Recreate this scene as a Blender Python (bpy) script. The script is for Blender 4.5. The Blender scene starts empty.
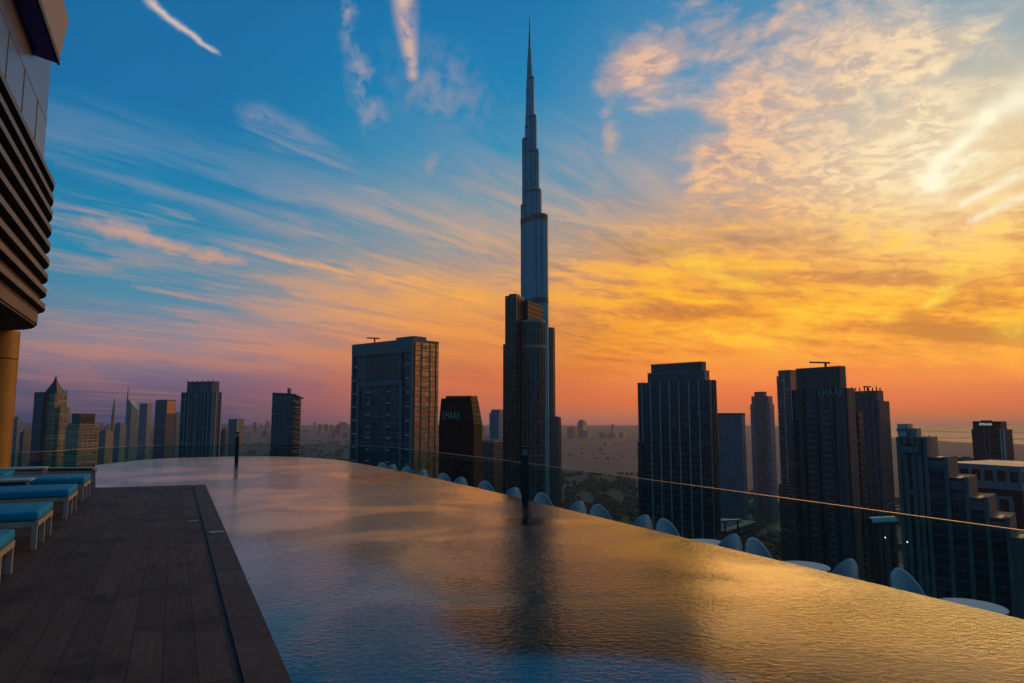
import bpy, bmesh, math, random
from mathutils import Vector, Matrix
random.seed(7)
R = math.radians
SC = bpy.context.scene
COL = SC.collection

# ------------------------------------------------------------------ camera
F = 683.0
HOR = 415.0                        # row of the level horizon in the picture
PITCH = math.atan((HOR - 341.5) / F)
EYE = 1.6
cd = bpy.data.cameras.new('camera')
cam = bpy.data.objects.new('camera', cd)
COL.objects.link(cam)
cd.sensor_width = 36.0
cd.lens = 36.0 * F / 1024.0
cd.clip_start = 0.05
cd.clip_end = 90000.0
cam.location = (0, 0, EYE)
cam.rotation_euler = (math.pi / 2 + PITCH, 0, 0)
SC.camera = cam


def ray(px, py):
    xc = (px - 512.0) / F
    yc = (341.5 - py) / F
    return Vector((xc, math.cos(PITCH) - yc * math.sin(PITCH), math.sin(PITCH) + yc * math.cos(PITCH)))


def uv(px, py):                    # azimuth and elevation of a direction, in radians
    d = ray(px, py).normalized()
    return math.atan2(d.x, d.y), math.asin(d.z)


def lin(c):
    o = []
    for v in c[:3]:
        v = v / 255.0
        o.append(v / 12.92 if v <= 0.04045 else ((v + 0.055) / 1.055) ** 2.4)
    return tuple(o)


# ------------------------------------------------------------------ render and exposure
SC.render.engine = 'CYCLES'
SC.view_settings.view_transform = 'Standard'
SC.view_settings.look = 'None'
SC.view_settings.exposure = 0.0
SC.view_settings.gamma = 1.0
SC.view_settings.use_curve_mapping = False
cy = SC.cycles
cy.max_bounces = 8
cy.diffuse_bounces = 2
cy.glossy_bounces = 4
cy.transmission_bounces = 4
cy.transparent_max_bounces = 12
cy.volume_bounces = 0
cy.caustics_reflective = False
cy.caustics_refractive = False
cy.sample_clamp_indirect = 4.0
cy.use_denoising = True
SUN_AZ, SUN_EL = uv(932, 182)
SUN_E, SUN_C = 0.75, (1.0, 0.48, 0.13)
HAZE_C, HAZE_G = (0.72, 0.64, 0.60), 0.35

# ------------------------------------------------------------------ sky
world = bpy.data.worlds.new('World')
SC.world = world
world.use_nodes = True
WT = world.node_tree
WT.nodes.clear()


class S:
    """A float socket that can be written as arithmetic."""
    tree = WT

    def __init__(self, s):
        self.s = s

    @classmethod
    def m(cls, op, *a, clamp=False):
        n = cls.tree.nodes.new('ShaderNodeMath')
        n.operation = op
        n.use_clamp = clamp
        for i, v in enumerate(a):
            if isinstance(v, S):
                cls.tree.links.new(v.s, n.inputs[i])
            else:
                n.inputs[i].default_value = v
        return S(n.outputs[0])

    def __add__(s, o): return S.m('ADD', s, o)
    __radd__ = __add__
    def __mul__(s, o): return S.m('MULTIPLY', s, o)
    __rmul__ = __mul__
    def __sub__(s, o): return S.m('SUBTRACT', s, o)
    def __rsub__(s, o): return S.m('SUBTRACT', o, s)
    def __truediv__(s, o): return S.m('DIVIDE', s, o)
    def __rtruediv__(s, o): return S.m('DIVIDE', o, s)
    def max(s, o): return S.m('MAXIMUM', s, o)
    def min(s, o): return S.m('MINIMUM', s, o)
    def clamp(s): return S.m('ADD', s, 0.0, clamp=True)
    def exp(s): return S.m('EXPONENT', s)
    def pw(s, o): return S.m('POWER', s, o)
    def fract(s): return S.m('FRACT', s)
    def floor(s): return S.m('FLOOR', s)
    def abs(s): return S.m('ABSOLUTE', s)
    def gt(s, o): return S.m('GREATER_THAN', s, o)
    def lt(s, o): return S.m('LESS_THAN', s, o)


def rng(x, a, b, c=0.0, d=1.0, kind='SMOOTHSTEP'):
    n = S.tree.nodes.new('ShaderNodeMapRange')
    n.interpolation_type = kind
    n.clamp = True
    S.tree.links.new(x.s, n.inputs[0])
    for i, v in enumerate((a, b, c, d)):
        n.inputs[1 + i].default_value = v
    return S(n.outputs[0])


def vec(x, y, z=0.0):
    n = S.tree.nodes.new('ShaderNodeCombineXYZ')
    for i, v in enumerate((x, y, z)):
        if isinstance(v, S):
            S.tree.links.new(v.s, n.inputs[i])
        else:
            n.inputs[i].default_value = v
    return n.outputs[0]


def noise(v, scale=1.0, detail=4.0, rough=0.55, dist=0.0, lac=2.0):
    n = S.tree.nodes.new('ShaderNodeTexNoise')
    n.noise_dimensions = '3D'
    S.tree.links.new(v, n.inputs['Vector'])
    n.inputs['Scale'].default_value = scale
    n.inputs['Detail'].default_value = detail
    n.inputs['Roughness'].default_value = rough
    n.inputs['Lacunarity'].default_value = lac
    n.inputs['Distortion'].default_value = dist
    return S(n.outputs[0])


def mix(f, a, b, mode='MIX'):
    n = S.tree.nodes.new('ShaderNodeMix')
    n.data_type = 'RGBA'
    n.blend_type = mode
    n.clamp_factor = True
    for inp, v in ((n.inputs[0], f), (n.inputs[6], a), (n.inputs[7], b)):
        if isinstance(v, S):
            S.tree.links.new(v.s, inp)
        elif isinstance(v, bpy.types.NodeSocket):
            S.tree.links.new(v, inp)
        elif isinstance(v, tuple):
            inp.default_value = (*v[:3], 1.0)
        else:
            inp.default_value = v
    return n.outputs[2]


def scale_col(c, f):
    n = S.tree.nodes.new('ShaderNodeVectorMath')
    n.operation = 'SCALE'
    S.tree.links.new(c, n.inputs[0])
    if isinstance(f, S):
        S.tree.links.new(f.s, n.inputs['Scale'])
    else:
        n.inputs['Scale'].default_value = f
    return n.outputs[0]


V0, V1 = -0.06, 1.2                # elevations that the ramps below cover


def ramp(v, stops):                # stops: (elevation, sRGB 0..255)
    n = S.tree.nodes.new('ShaderNodeValToRGB')
    cr = n.color_ramp
    cr.interpolation = 'LINEAR'
    while len(cr.elements) > 1:
        cr.elements.remove(cr.elements[-1])
    for i, (e, c) in enumerate(sorted(stops)):
        p = (e - V0) / (V1 - V0)
        el = cr.elements[0] if i == 0 else cr.elements.new(p)
        el.position = p
        el.color = (*lin(c), 1.0)
    S.tree.links.new(((v - V0) / (V1 - V0)).s, n.inputs[0])
    return n.outputs[0]


tc = WT.nodes.new('ShaderNodeTexCoord')
sep = WT.nodes.new('ShaderNodeSeparateXYZ')
WT.links.new(tc.outputs['Generated'], sep.inputs[0])
dx, dy, dz = (S(sep.outputs[i]) for i in range(3))
U = S.m('ARCTAN2', dx, dy)
V = S.m('ARCSINE', dz)


def column(px, rows):
    return uv(px, 300)[0], [(uv(px, y)[1], c) for y, c in rows]


HIGH = [(0.85, (12, 78, 125)), (1.2, (8, 55, 95))]
clear = [      # the clear sky between the clouds, seen in five directions
    (uv(-260, 300)[0], [(uv(-260, y)[1], c) for y, c in ((60, (8, 95, 150)), (200, (40, 110, 155)), (330, (105, 110, 130)), (400, (85, 82, 106)), (430, (70, 70, 94)))] + HIGH),
    column(150, ((-200, (0, 92, 146)), (0, (0, 108, 162)), (100, (0, 112, 166)), (180, (8, 124, 170)), (250, (48, 136, 170)), (300, (94, 138, 162)), (345, (150, 130, 140)), (380, (128, 104, 124)), (405, (104, 88, 112)), (430, (88, 80, 102)))),
    column(480, ((-200, (0, 96, 152)), (0, (0, 114, 170)), (80, (14, 126, 178)), (150, (52, 140, 180)), (200, (92, 148, 172)), (250, (146, 150, 152)), (300, (214, 148, 98)), (340, (214, 134, 82)), (380, (208, 112, 72)), (405, (198, 112, 84)), (418, (170, 108, 96)), (430, (140, 102, 98)))),
    column(720, ((-200, (40, 110, 160)), (0, (66, 134, 178)), (100, (108, 150, 182)), (180, (142, 152, 166)), (230, (196, 156, 122)), (280, (230, 148, 68)), (330, (244, 146, 22)), (375, (246, 134, 14)), (398, (232, 118, 34)), (412, (208, 116, 74)), (420, (180, 112, 92)), (430, (150, 102, 92)))),
    column(985, ((-200, (70, 120, 160)), (-60, (110, 150, 178)), (30, (150, 168, 176)), (100, (206, 190, 164)), (170, (240, 202, 142)), (240, (236, 168, 82)), (300, (246, 156, 28)), (350, (252, 158, 8)), (390, (242, 128, 4)), (404, (228, 116, 36)), (414, (204, 114, 70)), (421, (176, 112, 92)), (430, (146, 100, 92)))),
]
lit = [        # what the sunlit clouds look like in the same directions
    (uv(-260, 300)[0], [(uv(-260, y)[1], c) for y, c in ((0, (120, 140, 165)), (250, (150, 135, 145)), (380, (120, 100, 115)), (430, (90, 80, 98)))]),
    column(150, ((0, (222, 196, 186)), (170, (128, 152, 176)), (215, (206, 164, 146)), (260, (200, 152, 132)), (310, (188, 146, 136)), (350, (200, 136, 112)), (385, (160, 112, 112)), (430, (100, 84, 100)))),
    column(480, ((0, (214, 174, 158)), (150, (196, 160, 148)), (230, (236, 176, 124)), (290, (255, 178, 70)), (340, (240, 150, 70)), (390, (216, 116, 70)), (430, (140, 92, 84)))),
    column(720, ((-100, (216, 170, 150)), (60, (242, 194, 158)), (180, (248, 192, 138)), (240, (250, 172, 78)), (290, (252, 174, 36)), (340, (254, 168, 8)), (390, (240, 130, 20)), (430, (160, 92, 74)))),
    column(985, ((-100, (236, 200, 170)), (50, (255, 226, 180)), (160, (255, 240, 196)), (230, (255, 210, 112)), (290, (255, 190, 40)), (350, (255, 176, 12)), (390, (246, 140, 14)), (430, (160, 92, 74)))),
]


def blend(cols):
    out = ramp(V, cols[0][1])
    for (ua, _), (ub, st) in zip(cols, cols[1:]):
        out = mix(rng(U, ua, ub), out, ramp(V, st))
    return out


base = blend(clear)
cloud_lit = blend(lit)

# cloud plane: directions thrown on a flat layer, streets running towards U0
U0 = 0.66
hh = 1.0 / (dz.max(0.0) + 0.07)
PX, PY = dx * hh, dy * hh
T_ = PX * math.sin(U0) + PY * math.cos(U0)
S_ = PX * math.cos(U0) - PY * math.sin(U0)


def gauss(px, py, rx, ry, rot=0.0):      # a soft patch of sky: centre and radii given as in the photo, kept as angles
    u0, v0 = uv(px, py)
    ru, rv = rx / F * math.cos(u0) ** 2 * 1.0, ry / F * math.cos(u0)
    a, b = U - u0, V - v0
    c, s = math.cos(rot), math.sin(rot)
    p = (a * (c / ru) + b * (s / ru))
    q = (a * (-s / rv) + b * (c / rv))
    return (-1.0 * (p * p + q * q)).exp()


def streak(p0, p1, w0, w1, wob=None, taper=0.0):    # a contrail or ray between two directions, widths in degrees-like pixels
    a0, b0 = uv(*p0)
    a1, b1 = uv(*p1)
    du, dv = a1 - a0, b1 - b0
    L2 = du * du + dv * dv
    a, b = U - a0, V - b0
    t = ((a * du + b * dv) / L2).clamp()
    ex, ey = a - t * du, b - t * dv
    if wob is not None:
        ey = ey + wob
    d = S.m('SQRT', ex * ex + ey * ey)
    w = t * ((w1 - w0) / F) + w0 / F
    q = d / w
    g = (-1.0 * q * q).exp()
    return g * rng(t, 0.0, taper) * rng(t, 1.0, 1.0 - taper) if taper else g


uvv = vec(U, V)
warp = noise(uvv, 7.0, 5, 0.6) - 0.5
fine = noise(uvv, 34.0, 6, 0.62, 0.3)
# long thin streets
n_st = noise(vec(S_ * 1.0, T_ * 0.14, 1.3), 2.6, 8, 0.58, 0.5)
n_big = noise(vec(S_ * 0.5, T_ * 0.2, 7.7), 1.5, 3, 0.5, 0.3)
n_fib = noise(vec(S_ * 1.0, T_ * 0.22, 4.2), 9.0, 6, 0.6, 0.8)
n_low = noise(vec(U * 1.0 + warp * 0.12, V * 7.0 + U * 0.9, 2.2), 4.6, 7, 0.6, 0.3)   # level bands near the horizon
pw_ = noise(vec(PX, PY, 5.5), 3.0, 3, 0.5) - 0.5
qw_ = noise(vec(PX, PY, 8.5), 3.0, 3, 0.5) - 0.5
WX, WY = PX + pw_ * 0.22, PY + qw_ * 0.22
n_puf = noise(vec(WX, WY, 9.1), 3.4, 9, 0.62, 0.2)
n_puf2 = noise(vec(WX, WY, 3.1), 17.0, 6, 0.62, 0.3)
n_cell = noise(vec(S_ * 1.0 + pw_ * 0.3, T_ * 0.5, 6.1), 11.0, 5, 0.6, 0.6)

# left: streaky sheet, its upper border falling to the right
edge = V - (0.42 - (U + 0.62) * 0.10)
sheet = rng(edge, 0.0, -0.16) * rng(U, 0.32, -0.12)
m_sheet = sheet * rng(n_st * 0.62 + n_big * 0.34 + (n_fib - 0.5) * 0.30, 0.41, 0.61) * rng(n_big, 0.32, 0.56, 0.55, 1.0)
wfib = rng(n_fib * 0.5 + n_st * 0.5, 0.34, 0.58)
wisp1 = streak((20, 210), (290, 268), 9, 6, warp * 0.06, 0.35) * 0.95 * rng(fine * 0.45 + n_fib * 0.55, 0.36, 0.56, 0.15, 1.0)
wisp2 = streak((170, 224), (560, 318), 7, 15, warp * 0.07, 0.3) * 1.0 * wfib * rng(fine, 0.25, 0.5, 0.4, 1.0)
wisp3 = streak((60, 160), (300, 226), 7, 15, warp * 0.03) * 0.34 * wfib
wisp4 = streak((255, 120), (440, 225), 14, 20, warp * 0.10) * 0.42 * rng(n_fib, 0.34, 0.66)
wisp5 = streak((348, 10), (372, 118), 9, 16, warp * 0.09) * 0.44 * rng(fine, 0.38, 0.66)
wisp6 = streak((402, -12), (413, 74), 11, 6, warp * 0.02) * rng(fine, 0.22, 0.55) * 0.95
wisp7 = gauss(440, 92, 50, 34, -0.4) * 0.38 * rng(fine, 0.25, 0.7)
wisp8 = gauss(432, 160, 14, 24, 0.2) * 0.42 * rng(fine, 0.3, 0.7)
wisp9 = gauss(264, 118, 24, 11, -0.2) * 0.45 * rng(fine, 0.3, 0.65)
trail = streak((138, -6), (224, 58), 3.4, 1.5, (fine - 0.5) * 0.012, 0.18) * 0.9
# right: puffy broken sheet with feathered borders
puff_zone = (gauss(640, 70, 46, 50, -0.3) * 1.0 + gauss(605, 128, 15, 40, 0.2) * 0.7 + gauss(726, 50, 40, 70, 0.5) * 0.75
             + gauss(750, 118, 72, 44, 0.7) * 0.8 + gauss(700, 185, 56, 30, 0.6) * 0.55 + gauss(880, 60, 92, 84, 0.3) * 1.1 + gauss(820, 196, 110, 60, 0.1) * 1.0
             + gauss(960, 190, 150, 110) * 0.6 + gauss(790, 12, 44, 30, 0.6) * 0.4 + gauss(1010, 40, 40, 50) * 0.2)
zone1 = puff_zone.min(1.1)
m_puff = rng(n_puf * 0.60 + n_puf2 * 0.16 + n_cell * 0.12 + zone1 * 0.26, 0.54, 0.77) * rng(zone1, 0.02, 0.55)
# thin veil over the middle of the picture
m_veil = gauss(570, 230, 170, 80, -0.1) * rng(n_st * 0.5 + n_fib * 0.5, 0.40, 0.66) * 0.6
# right: glowing lower deck, bright ripples with brown gaps
low_zone = rng(V, 0.36, 0.20) * rng(U, -0.16, 0.14) * rng(V, 0.0, 0.05)
rip = n_low * 0.55 + n_st * 0.25 + n_cell * 0.20
m_low = low_zone * rng(rip, 0.45, 0.57)
m_lowL = rng(V, 0.26, 0.15) * rng(U, 0.18, -0.1) * rng(n_low, 0.46, 0.62) * 0.7

m_all = (m_sheet * 0.92).max(wisp1).max(wisp2).max(wisp3).max(wisp4).max(wisp5).max(wisp6).max(wisp7).max(wisp8).max(wisp9)
m_all = m_all.max(trail).max(m_puff * 0.94).max(m_low * 0.95).max(m_lowL).max(m_veil)
# thin grey undersides inside the glowing deck
dark = low_zone * rng(rip, 0.54, 0.38) * rng(V, 0.03, 0.10)
body = mix(dark * 0.85, base, mix(0.62, base, lin((150, 92, 62))))
sky = mix(m_all, body, cloud_lit)
# shading inside the puffs
# sparkling thin spots low in the glowing deck
sky = mix(low_zone * rng(rip + fine * 0.12, 0.58, 0.70) * rng(U, 0.05, 0.3) * rng(V, 0.06, 0.12) * 0.8, sky, lin((255, 204, 44)))
sky = mix(m_puff * rng(n_puf2 * 0.6 + n_cell * 0.4, 0.58, 0.40) * 0.75, sky, mix(0.45, base, lin((190, 140, 120))))

# the veiled sun and the bright lanes beside it
us, vs = SUN_AZ, SUN_EL
glow = gauss(932, 182, 10, 9) * 1.1 + gauss(936, 176, 24, 20) * 0.40 * rng(fine, 0.3, 0.6, 0.5, 1.0) + gauss(948, 168, 70, 54) * 0.16 + gauss(955, 165, 170, 120) * 0.06
feather = rng(fine * 0.6 + n_fib * 0.4, 0.36, 0.56, 0.45, 1.0)
ray1 = (streak((936, 166), (984, 124), 4, 7, warp * 0.03) * 0.9 + streak((984, 124), (1060, 62), 8, 17, warp * 0.05) * 0.8) * feather
ray2 = streak((962, 203), (1080, 146), 2.5, 7, warp * 0.02) * 0.6 * feather
ray3 = streak((970, 219), (1080, 172), 2.5, 6, warp * 0.02) * 0.6 * feather
spots = gauss(946, 290, 16, 7, 0.7) * 0.75 + gauss(930, 303, 11, 5, 0.4) * 0.6 + gauss(960, 268, 18, 8, 0.2) * 0.55 + gauss(890, 318, 12, 5) * 0.5 + gauss(1012, 330, 18, 14, 0.6) * 0.45 + gauss(775, 335, 40, 9, -0.1) * 0.3 + gauss(715, 272, 60, 16, -0.45) * 0.35
spots = spots * rng(fine, 0.25, 0.6)
shine = (glow + ray1 + ray2 + ray3)
sky = mix(shine.min(1.0), sky, lin((255, 246, 214)))
sky = mix(spots.min(1.0), sky, lin((255, 222, 74)))

# the half of the sky behind the photographer is already in dusk
back = rng(U.abs(), 1.15, 2.3)
night = ramp(V, [(-0.06, (66, 78, 98)), (0.15, (80, 118, 142)), (0.5, (38, 110, 152)), (1.2, (10, 78, 124))])
sky = mix(back * rng(V, 1.3, 0.8), sky, night)

# low down, the sky is seen through a long stretch of haze (built below) and is brighter behind it
HAZE_D, HAZE_TOP, HAZE_FAR, HAZE_L = 7.0e-5, 640.0, 15000.0, (0.155, 0.095, 0.088)
path = (HAZE_TOP / dz.max(0.003)).min(HAZE_FAR)
TR = (path * -HAZE_D).exp()
sub_ = WT.nodes.new('ShaderNodeVectorMath'); sub_.operation = 'SUBTRACT'
lc = WT.nodes.new('ShaderNodeVectorMath'); lc.operation = 'SCALE'
ct = dx * (math.sin(SUN_AZ) * math.cos(SUN_EL)) + dy * (math.cos(SUN_AZ) * math.cos(SUN_EL)) + dz * math.sin(SUN_EL)
ph = (1 - HAZE_G ** 2) / (4 * math.pi) / (1 + HAZE_G ** 2 - 2 * HAZE_G * ct).pw(1.5) * SUN_E * 0.7
cmb = WT.nodes.new('ShaderNodeCombineXYZ')
for i in range(3):
    WT.links.new((ph * (SUN_C[i] * HAZE_C[i]) + HAZE_L[i]).s, cmb.inputs[i])
WT.links.new(cmb.outputs[0], lc.inputs[0])
WT.links.new((1.0 - TR).s, lc.inputs['Scale'])
WT.links.new(sky, sub_.inputs[0]); WT.links.new(lc.outputs[0], sub_.inputs[1])
mx = WT.nodes.new('ShaderNodeVectorMath'); mx.operation = 'MAXIMUM'
WT.links.new(sub_.outputs[0], mx.inputs[0]); mx.inputs[1].default_value = (0.0, 0.0, 0.0)
sky = scale_col(mx.outputs[0], 1.0 / TR)

nish = WT.nodes.new('ShaderNodeTexSky')
nish.sky_type = 'NISHITA'
nish.sun_disc = False
nish.sun_elevation = SUN_EL
nish.sun_rotation = SUN_AZ
nish.air_density = 1.0
nish.dust_density = 1.0
SKY_STRENGTH = 0.1
sky10 = scale_col(sky, 1.0 / SKY_STRENGTH)
final = mix(0.015, sky10, nish.outputs[0])
bg = WT.nodes.new('ShaderNodeBackground')
bg.inputs[1].default_value = SKY_STRENGTH
WT.links.new(final, bg.inputs[0])
wo = WT.nodes.new('ShaderNodeOutputWorld')
WT.links.new(bg.outputs[0], wo.inputs[0])
world.cycles.sampling_method = 'MANUAL'
world.cycles.sample_map_resolution = 1024

# ------------------------------------------------------------------ sun behind thin cloud
sd = bpy.data.lights.new('sun', 'SUN')
sd.energy = SUN_E
sd.angle = R(34.0)
sd.color = SUN_C
sun = bpy.data.objects.new('sun', sd)
COL.objects.link(sun)
sdir = Vector((math.sin(us) * math.cos(vs), math.cos(us) * math.cos(vs), math.sin(vs)))
sun.rotation_euler = sdir.to_track_quat('Z', 'Y').to_euler()

# ------------------------------------------------------------------ placing
GZ = -210.0                        # street level, the pool terrace being z = 0
KA = math.cos(PITCH)


def kx(px):                        # world x per metre of depth, on the level of the eye
    return (px - 512.0) / F * KA


def kx2(px, py):                   # the same for any row
    d = ray(px, py)
    return d.x / d.y


def P(px, D):
    return (kx(px) * D, D)


def zat(py, D):                    # world height seen at row py at depth D
    yc = (341.5 - py) / F
    return EYE + D * (math.sin(PITCH) + yc * math.cos(PITCH)) / (math.cos(PITCH) - yc * math.sin(PITCH))


def G(px, py, z=0.0):              # where the view of that row meets height z
    d = ray(px, py)
    k = (z - EYE) / d.z
    return (d.x * k, d.y * k)


AX = math.atan2(kx(175), 1.0)      # azimuth of the pool's long axis
ET = (math.sin(AX), math.cos(AX))
EW = (math.cos(AX), -math.sin(AX))


def TW(t, w):                      # along the pool, across it
    return (ET[0] * t + EW[0] * w, ET[1] * t + EW[1] * w)


def to_tw(p):
    return (p[0] * ET[0] + p[1] * ET[1], p[0] * EW[0] + p[1] * EW[1])


def rect3(pl, pc, pr, D, th):      # footprint of a block with its near corner at pc; th = azimuth of its right flank
    th = R(th)
    X, Y = P(pc, D)
    r = (math.sin(th), math.cos(th))
    l = (-math.cos(th), math.sin(th))
    k = kx(pr); a = (k * Y - X) / (r[0] - k * r[1])
    k = kx(pl); b = (k * Y - X) / (l[0] - k * l[1])
    assert a > 0 and b > 0, (pl, pc, pr, a, b)
    return [(X + b * l[0], Y + b * l[1]), (X, Y), (X + a * r[0], Y + a * r[1]),
            (X + a * r[0] + b * l[0], Y + a * r[1] + b * l[1])]


def rect2(pl, pr, D, depth):       # a block seen square on
    a, b = P(pl, D), P(pr, D)
    ux, uy = b[0] - a[0], b[1] - a[1]
    m = math.hypot(a[0] + b[0], a[1] + b[1])
    nx, ny = (a[0] + b[0]) / m * depth, (a[1] + b[1]) / m * depth
    return [a, b, (b[0] + nx, b[1] + ny), (a[0] + nx, a[1] + ny)]


def shrink(poly, f):
    cx = sum(p[0] for p in poly) / len(poly); cyy = sum(p[1] for p in poly) / len(poly)
    return [(cx + (p[0] - cx) * f, cyy + (p[1] - cyy) * f) for p in poly]


def mid(poly):
    return (sum(p[0] for p in poly) / len(poly), sum(p[1] for p in poly) / len(poly))


# ------------------------------------------------------------------ meshes
class MB:
    def __init__(s):
        s.v, s.f, s.uv, s.mi = [], [], [], []

    def face(s, pts, uvs=None, mi=0):
        i = len(s.v)
        s.v += [tuple(p) for p in pts]
        s.f.append(tuple(range(i, i + len(pts))))
        s.uv += uvs if uvs else [(p[0], p[1]) for p in pts]
        s.mi.append(mi)

    def prism(s, poly, z0, z1, cap=1, ztop=None, bottom=False, u0=0.0):
        # poly counter-clockwise seen from above or not: normals are fixed on build
        A = sum(poly[i][0] * poly[(i + 1) % len(poly)][1] - poly[(i + 1) % len(poly)][0] * poly[i][1] for i in range(len(poly)))
        if A < 0:
            poly = poly[::-1]
            if ztop: ztop = ztop[::-1]
        zt = ztop or [z1] * len(poly)
        u = u0
        n = len(poly)
        for i in range(n):
            a, b = poly[i], poly[(i + 1) % n]
            L = math.hypot(b[0] - a[0], b[1] - a[1])
            za, zb = zt[i], zt[(i + 1) % n]
            s.face([(*a, z0), (*b, z0), (*b, zb), (*a, za)],
                   [(u, z0), (u + L, z0), (u + L, zb), (u, za)], 0)
            u += L
        if cap:
            s.face([(*p, z) for p, z in zip(poly, zt)], None, cap)
        if bottom:
            s.face([(*p, z0) for p in poly[::-1]], None, cap)
        return s

    def loft(s, pa, za, pb, zb, cap=1):     # frustum between two like polygons
        A = sum(pa[i][0] * pa[(i + 1) % len(pa)][1] - pa[(i + 1) % len(pa)][0] * pa[i][1] for i in range(len(pa)))
        if A < 0:
            pa, pb = pa[::-1], pb[::-1]
        u = 0.0
        n = len(pa)
        for i in range(n):
            a, b, c, d = pa[i], pa[(i + 1) % n], pb[(i + 1) % n], pb[i]
            L = math.hypot(b[0] - a[0], b[1] - a[1])
            s.face([(*a, za), (*b, za), (*c, zb), (*d, zb)], [(u, za), (u + L, za), (u + L, zb), (u, zb)], 0)
            u += L
        if cap:
            s.face([(*p, zb) for p in pb], None, cap)
        return s

    def box(s, x0, x1, y0, y1, z0, z1, mi=0):
        return s.prism_mi([(x0, y0), (x1, y0), (x1, y1), (x0, y1)], z0, z1, mi)

    def prism_mi(s, poly, z0, z1, mi=0):
        k = len(s.mi)
        s.prism(poly, z0, z1, cap=1, bottom=True)
        for i in range(k, len(s.mi)): s.mi[i] = mi
        return s

    def bar(s, a, b, w, h, up=(0, 0, 1)):       # a straight bar of section w x h between two points
        a, b = Vector(a), Vector(b)
        d = (b - a).normalized()
        up = Vector(up)
        if abs(d.dot(up)) > 0.98: up = Vector((0, 1, 0))
        sx = d.cross(up).normalized() * (w / 2)
        sy = sx.cross(d).normalized() * (h / 2)
        q = [-sx - sy, sx - sy, sx + sy, -sx + sy]
        A = [a + k for k in q]; B = [b + k for k in q]
        L = (b - a).length
        for i in range(4):
            j = (i + 1) % 4
            s.face([A[i], A[j], B[j], B[i]], [(0, 0), (w, 0), (w, L), (0, L)])
        s.face(A[::-1]); s.face(B)
        return s

    def lathe(s, prof, cx=0, cyy=0, n=24, z=0.0):
        for (r0, z0), (r1, z1) in zip(prof, prof[1:]):
            for i in range(n):
                a, b = 2 * math.pi * i / n, 2 * math.pi * (i + 1) / n
                q = [(cx + r0 * math.cos(a), cyy + r0 * math.sin(a), z + z0), (cx + r0 * math.cos(b), cyy + r0 * math.sin(b), z + z0),
                     (cx + r1 * math.cos(b), cyy + r1 * math.sin(b), z + z1), (cx + r1 * math.cos(a), cyy + r1 * math.sin(a), z + z1)]
                uvs = [(r0 * a, z0), (r0 * b, z0), (r1 * b, z1), (r1 * a, z1)]
                if r0 < 1e-6: q, uvs = q[1:], uvs[1:]
                elif r1 < 1e-6: q, uvs = q[:3], uvs[:3]
                s.face(q, uvs)
        return s

    def build(s, name, mats, parent=None, local=False, bevel=0.0, seg=2, smooth=False, merge=True, sub=0):
        me = bpy.data.meshes.new(name)
        o = bpy.data.objects.new(name, me)
        COL.objects.link(o)
        off = Vector((0, 0, 0))
        if parent is not None:
            o.parent = parent
            if not local:
                p = parent
                while p is not None:
                    off += p.location
                    p = p.parent
        elif not local and s.v:
            xs = [q[0] for q in s.v]; ys = [q[1] for q in s.v]; zs = [q[2] for q in s.v]
            off = Vector(((min(xs) + max(xs)) / 2, (min(ys) + max(ys)) / 2, min(zs)))
            o.location = off
        me.from_pydata([(q[0] - off.x, q[1] - off.y, q[2] - off.z) for q in s.v], [], s.f)
        ul = me.uv_layers.new(name='UVMap')
        flat = [c for q in s.uv for c in q]
        ul.data.foreach_set('uv', flat)
        if not isinstance(mats, (list, tuple)): mats = [mats]
        for m in mats: me.materials.append(m)
        me.polygons.foreach_set('material_index', [min(i, len(mats) - 1) for i in s.mi])
        if merge or bevel or smooth:
            bm = bmesh.new(); bm.from_mesh(me)
            if merge: bmesh.ops.remove_doubles(bm, verts=bm.verts, dist=1e-4)
            if merge and len(bm.faces) < 30000: bmesh.ops.recalc_face_normals(bm, faces=bm.faces)
            if bevel:
                es = [e for e in bm.edges if len(e.link_faces) == 2 and e.calc_face_angle(0) > 0.5]
                bmesh.ops.bevel(bm, geom=es, offset=bevel, segments=seg, profile=0.5, affect='EDGES', clamp_overlap=True)
            bm.to_mesh(me); bm.free()
        if smooth:
            me.polygons.foreach_set('use_smooth', [True] * len(me.polygons))
            try: me.set_sharp_from_angle(angle=R(40))
            except Exception: pass
        if sub:
            mo = o.modifiers.new('round', 'SUBSURF'); mo.levels = sub; mo.render_levels = sub
        return o


def empty(name, loc, rz=0.0):
    o = bpy.data.objects.new(name, None)
    COL.objects.link(o)
    o.empty_display_size = 0.2
    o.location = loc
    o.rotation_euler = (0, 0, rz)
    return o


def tag(o, label=None, cat=None, group=None, kind=None):
    if label: o['label'] = label
    if cat: o['category'] = cat
    if group: o['group'] = group
    if kind: o['kind'] = kind
    return o


def copy_tree(o, parent=None):
    c = o.copy()
    COL.objects.link(c)
    c.parent = parent
    for ch in [q for q in bpy.data.objects if q.parent == o]:
        copy_tree(ch, c)
    return c


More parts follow.
